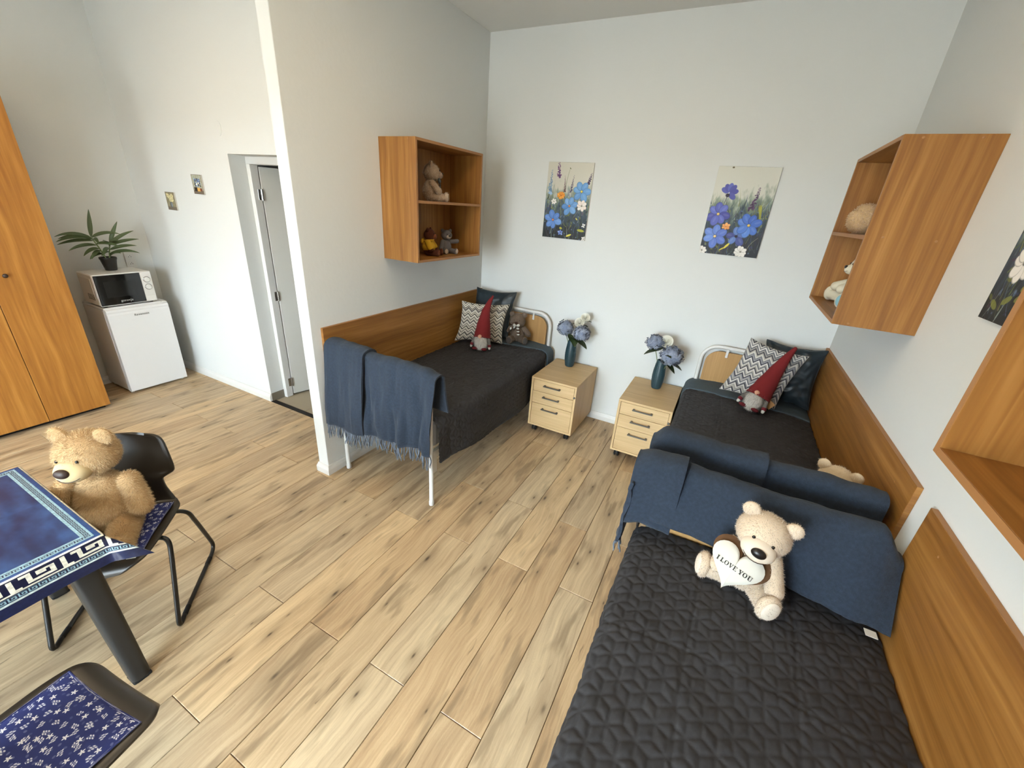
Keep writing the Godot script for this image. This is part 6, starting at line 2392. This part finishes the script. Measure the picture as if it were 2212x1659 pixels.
func bears() -> void:
	var beige := Color(0.74, 0.61, 0.44)
	bear("teddy_bear", Vector3(0.055, 0.470, 3.349), Basis(Vector3.UP, PI / 4 + 0.05), 0.525, "big light brown bear sitting on the chair", {
		"c": beige, "muzzle": Color(0.80, 0.71, 0.54), "pad": Color(0.72, 0.60, 0.42), "nose": M.nose_brown, "nose_size": 1.3, "snout": 1.15, "seed": 4, "lumps": 0.06,
		"head": Basis(Vector3.UP, -0.28) * Basis(Vector3.RIGHT, 0.12), "head_at": Vector3(-0.01, 0.775, -0.02), "head_size": 0.92, "ear": 1.0, "eye": 0.85,
		"arm_l": [Vector3(0.21, 0.47, 0.02), Vector3(0.275, 0.26, 0.10)], "arm_r": [Vector3(0.21, 0.47, 0.02), Vector3(0.29, 0.25, 0.12)],
		"leg_l": [Vector3(0.13, 0.12, 0.06), Vector3(0.17, 0.06, 0.36)], "leg_r": [Vector3(0.13, 0.12, 0.06), Vector3(0.17, 0.06, 0.36)],
		"rough": 0.22, "hairs": 60000, "hair": 0.014, "hair_w": 0.0017, "tones": [Color(0.50, 0.345, 0.175), Color(0.56, 0.40, 0.215), Color(0.43, 0.285, 0.14), Color(0.62, 0.46, 0.27)]})
	# the bear with a heart
	var wb := bear("teddy_bear", Vector3(2.685, 0.700, 2.385), Basis(Vector3.UP, -0.12) * Basis(Vector3.RIGHT, -0.10), 0.36, "cream bear holding the I LOVE YOU heart", {
		"c": Color(0.80, 0.72, 0.62), "muzzle": Color(0.86, 0.80, 0.72), "pad": Color(0.85, 0.80, 0.73), "nose": M.nose_black, "nose_size": 1.4, "snout": 1.3, "seed": 8, "lumps": 0.05,
		"head": Basis(Vector3.BACK, -0.16) * Basis(Vector3.RIGHT, 0.16), "head_at": Vector3(0.03, 0.74, 0.06), "head_size": 1.07, "eye": 0.9,
		"arm_l": [Vector3(0.19, 0.47, 0.04), Vector3(0.27, 0.24, 0.19)], "arm_r": [Vector3(0.19, 0.47, 0.04), Vector3(0.25, 0.24, 0.16)],
		"leg_l": [Vector3(0.13, 0.11, 0.07), Vector3(0.235, 0.09, 0.25)], "leg_r": [Vector3(0.13, 0.11, 0.05), Vector3(0.34, 0.11, 0.11)],
		"foot": 1.2, "rise": 0.42, "rough": 0.22, "hairs": 30000, "hair": 0.0085, "hair_w": 0.0013, "tones": [Color(0.60, 0.50, 0.40), Color(0.70, 0.62, 0.52), Color(0.44, 0.335, 0.25), Color(0.76, 0.69, 0.60)]})
	var ht := thing("plush_heart", "white and brown plush heart lettered I LOVE YOU", "plush heart", wb.transform * Vector3(-0.045, 0.125, 0.105), wb.basis * Basis(Vector3.RIGHT, -0.55) * Basis(Vector3.BACK, -0.22))
	obj("back_heart", puffy_heart(0.110, 0.019, Transform3D(Basis(Vector3.BACK, -0.05), Vector3(0.004, 0.012, -0.026))), mat("brown_plush", Color(0.36, 0.25, 0.15), 0.95), ht)
	obj("front_heart", puffy_heart(0.096, 0.015, Transform3D.IDENTITY), mat("heart_white", Color(0.80, 0.79, 0.75), 0.9), ht)
	var word := text_mesh("I LOVE YOU", 0.0215, 0.0012, true, true)
	var wo := obj("lettering", word, M.ink, ht)
	wo.position = Vector3(0, 0.004, 0.0152)
	bear("teddy_bear", Vector3(3.005, 0.700, 1.80), Basis(Vector3.UP, PI - 0.5), 0.34, "cream bear half hidden behind the folded throws", {
		"c": Color(0.82, 0.74, 0.62), "seed": 13, "hide_face": false, "rise": 0.42, "rough": 0.22, "hairs": 12000, "hair": 0.009, "hair_w": 0.0014, "tones": [Color(0.66, 0.55, 0.42), Color(0.72, 0.63, 0.50), Color(0.58, 0.47, 0.35)]})
	var lb := bear("teddy_bear", Vector3(0.565, 0.702, 0.165), Basis(Vector3.UP, 0.30), 0.315, "grey brown bear with a striped scarf, left bed", {
		"c": Color(0.42, 0.36, 0.31), "muzzle": Color(0.44, 0.38, 0.33), "pad": Color(0.29, 0.28, 0.28), "nose": mat("nose_tan", Color(0.24, 0.13, 0.08), 0.6), "nose_size": 1.1, "seed": 17, "lumps": 0.09, "eye": 0.5,
		"head_at": Vector3(-0.02, 0.72, 0.05), "head_size": 1.08, "snout": 0.8,
		"leg_l": [Vector3(0.13, 0.12, 0.06), Vector3(0.27, 0.13, 0.30)], "leg_r": [Vector3(0.13, 0.12, 0.06), Vector3(0.19, 0.12, 0.36)], "arm_r": [Vector3(0.20, 0.46, 0.03), Vector3(0.36, 0.34, 0.08)], "arm_l": [Vector3(0.20, 0.46, 0.03), Vector3(0.36, 0.30, 0.06)],
		"hairs": 6000, "hair": 0.014, "hair_w": 0.0016, "tones": [Color(0.18, 0.14, 0.115), Color(0.24, 0.19, 0.155), Color(0.13, 0.10, 0.08), Color(0.29, 0.235, 0.19)]})
	# white patches on its snout, and the scarf
	for s in [-1, 1]:
		var ck := MB.new()
		ck.blob(Vector3(-0.006 + s * 0.017, 0.194, 0.094), Vector3(0.019, 0.015, 0.013))
		obj("white_cheek", ck, M.label_white, lb)
	for q in [[Vector3(-0.030, 0.165, 0.070), Vector3(-0.017, -0.008, 0.002), 4], [Vector3(0.010, 0.158, 0.082), Vector3(0.002, -0.015, 0.001), 5]]:
		for k in q[2]:
			var sc := MB.new()
			sc.blob(q[0] + q[1] * k, Vector3(0.015, 0.010, 0.009), Basis(Vector3.BACK, 0.0 if q[2] == 5 else 1.0), null, 0.0, 12, 8)
			obj("scarf_band", sc, M.label_white if k % 2 == 0 else mat("scarf_grey", Color(0.33, 0.25, 0.20), 0.9), lb)
	# on the left shelf
	var b1 := bear("teddy_bear", Vector3(0.17, 1.9845, 1.075), Basis(Vector3.UP, 2.25), 0.27, "curly cream bear with a dark ribbon, upper shelf", {
		"c": Color(0.62, 0.53, 0.44), "muzzle": Color(0.55, 0.46, 0.39), "pad": Color(0.66, 0.58, 0.50), "seed": 23, "lumps": 0.12, "head_size": 1.1,
		"arm_r": [Vector3(0.19, 0.47, 0.04), Vector3(0.24, 0.26, 0.22)], "arm_l": [Vector3(0.19, 0.47, 0.04), Vector3(0.24, 0.26, 0.22)],
		"hairs": 9000, "hair": 0.011, "hair_w": 0.0022, "rise": 0.6, "rough": 0.5, "tones": [Color(0.42, 0.33, 0.25), Color(0.50, 0.41, 0.32), Color(0.34, 0.26, 0.20), Color(0.57, 0.49, 0.40)]})
	var bow := MB.new()
	for s in [-1, 1]:
		bow.blob(Vector3(s * 0.028, 0.143, 0.065), Vector3(0.028, 0.018, 0.010), Basis(Vector3.BACK, s * 0.35))
		bow.blob(Vector3(s * 0.018, 0.105, 0.072), Vector3(0.011, 0.032, 0.005), Basis(Vector3.BACK, s * 0.35))
	bow.blob(Vector3(0, 0.143, 0.070), Vector3(0.011, 0.012, 0.011))
	obj("bow", bow, M.grey_ribbon, b1, "dark patterned ribbon bow")
	var b2 := bear("teddy_bear", Vector3(0.165, 1.5805, 1.10), Basis(Vector3.UP, 1.95), 0.215, "chestnut bear in a yellow hoodie, lower shelf", {
		"c": Color(0.30, 0.13, 0.05), "muzzle": Color(0.52, 0.30, 0.19), "pad": Color(0.42, 0.22, 0.12), "nose_size": 0.7, "seed": 27, "lumps": 0.03, "eye": 0.8,
		"leg_l": [Vector3(0.13, 0.12, 0.06), Vector3(0.21, 0.115, 0.38)], "leg_r": [Vector3(0.13, 0.12, 0.06), Vector3(0.21, 0.115, 0.38)],
		"hairs": 2500, "hair": 0.005, "hair_w": 0.0011, "tones": [Color(0.10, 0.030, 0.010), Color(0.14, 0.048, 0.016), Color(0.075, 0.022, 0.008)]})
	var hd := MB.new()
	var f := nz(29, 0.1, 2)
	hd.blob(Vector3(0, 0.073, 0.0), Vector3(0.057, 0.050, 0.052), Basis.IDENTITY, f, 0.05, 22, 16, 0.2)
	for s in [-1, 1]:
		hd.limb(Vector3(s * 0.045, 0.102, 0.008), Vector3(s * 0.060, 0.066, 0.030), 0.023, 0.025, f, 0.05)
	var ring := []
	for k in 21:
		var a := TAU * k / 20
		ring.append(Vector3(cos(a) * 0.036, 0.112 + 0.006 * sin(a), sin(a) * 0.034))
	hd.tube(ring, 0.010, 8, false)
	hd.blob(Vector3(0, 0.105, -0.045), Vector3(0.035, 0.022, 0.018))
	obj("hoodie", hd, M.yellow_cloth, b2, "yellow hooded jacket")
	for s in [-1, 1]:
		var pw := MB.new()
		pw.limb(Vector3(s * 0.061, 0.058, 0.034), Vector3(s * 0.062, 0.050, 0.042), 0.018, 0.017, f, 0.05)
		obj("paw", pw, M["teddy_bear_cloth" + str(names["teddy_bear"])], b2)
	bear("teddy_bear", Vector3(0.15, 1.5805, 0.845), Basis(Vector3.UP, 1.15), 0.20, "grey bear with one arm raised, lower shelf", {
		"c": Color(0.40, 0.38, 0.38), "muzzle": Color(0.66, 0.60, 0.54), "pad": Color(0.70, 0.64, 0.58), "nose": mat("nose_olive", Color(0.10, 0.08, 0.045), 0.35), "nose_size": 1.3, "seed": 31, "lumps": 0.05,
		"arm_l": [Vector3(0.17, 0.47, 0.03), Vector3(0.48, 0.50, 0.10)], "arm_r": [Vector3(0.19, 0.47, 0.03), Vector3(0.30, 0.20, 0.10)], "snout": 0.95,
		"hairs": 3000, "hair": 0.006, "hair_w": 0.0012, "tones": [Color(0.20, 0.185, 0.185), Color(0.26, 0.245, 0.24), Color(0.15, 0.14, 0.14)]})
	# on the right shelf
	bear("plush_bear", Vector3(3.025, 1.5918, 0.83), Basis(Vector3.UP, -1.55), 0.30, "white and pale blue bear on the right shelf", {
		"c": Color(0.80, 0.78, 0.70), "muzzle": Color(0.80, 0.78, 0.70), "pad": Color(0.50, 0.68, 0.74), "seed": 37, "lumps": 0.05,
		"leg_r": [Vector3(0.13, 0.13, 0.06), Vector3(0.53, 0.125, 0.27)], "leg_l": [Vector3(0.13, 0.13, 0.06), Vector3(0.50, 0.14, 0.27)], "foot": 1.15, "arm_l": [Vector3(0.17, 0.45, 0.05), Vector3(0.26, 0.34, 0.30)], "arm_r": [Vector3(0.17, 0.45, 0.05), Vector3(0.24, 0.33, 0.30)],
		"hairs": 4000, "hair": 0.006, "hair_w": 0.0013, "tones": [Color(0.64, 0.60, 0.50), Color(0.70, 0.67, 0.58), Color(0.56, 0.52, 0.42)]})
	var bl := thing("plush_ball", "curly cream plush on the right shelf's upper board", "plush toy", Vector3(2.955, 2.065, 0.71))
	var m := MB.new()
	m.blob(Vector3.ZERO, Vector3(0.075, 0.080, 0.085), Basis(Vector3.RIGHT, 0.3), nz(39, 0.25, 3), 0.10, 40, 30, 0.12)
	obj("body", m, mat("cream_curls", Color(0.78, 0.66, 0.50), 0.95), bl)
	fur(bl, [m], 5000, 0.010, 0.003, M.fur_strand, [Color(0.62, 0.46, 0.30), Color(0.70, 0.54, 0.37), Color(0.54, 0.39, 0.25)], Vector3(0.3, -0.3, 0.3), "fur", 0.5, 0.6)
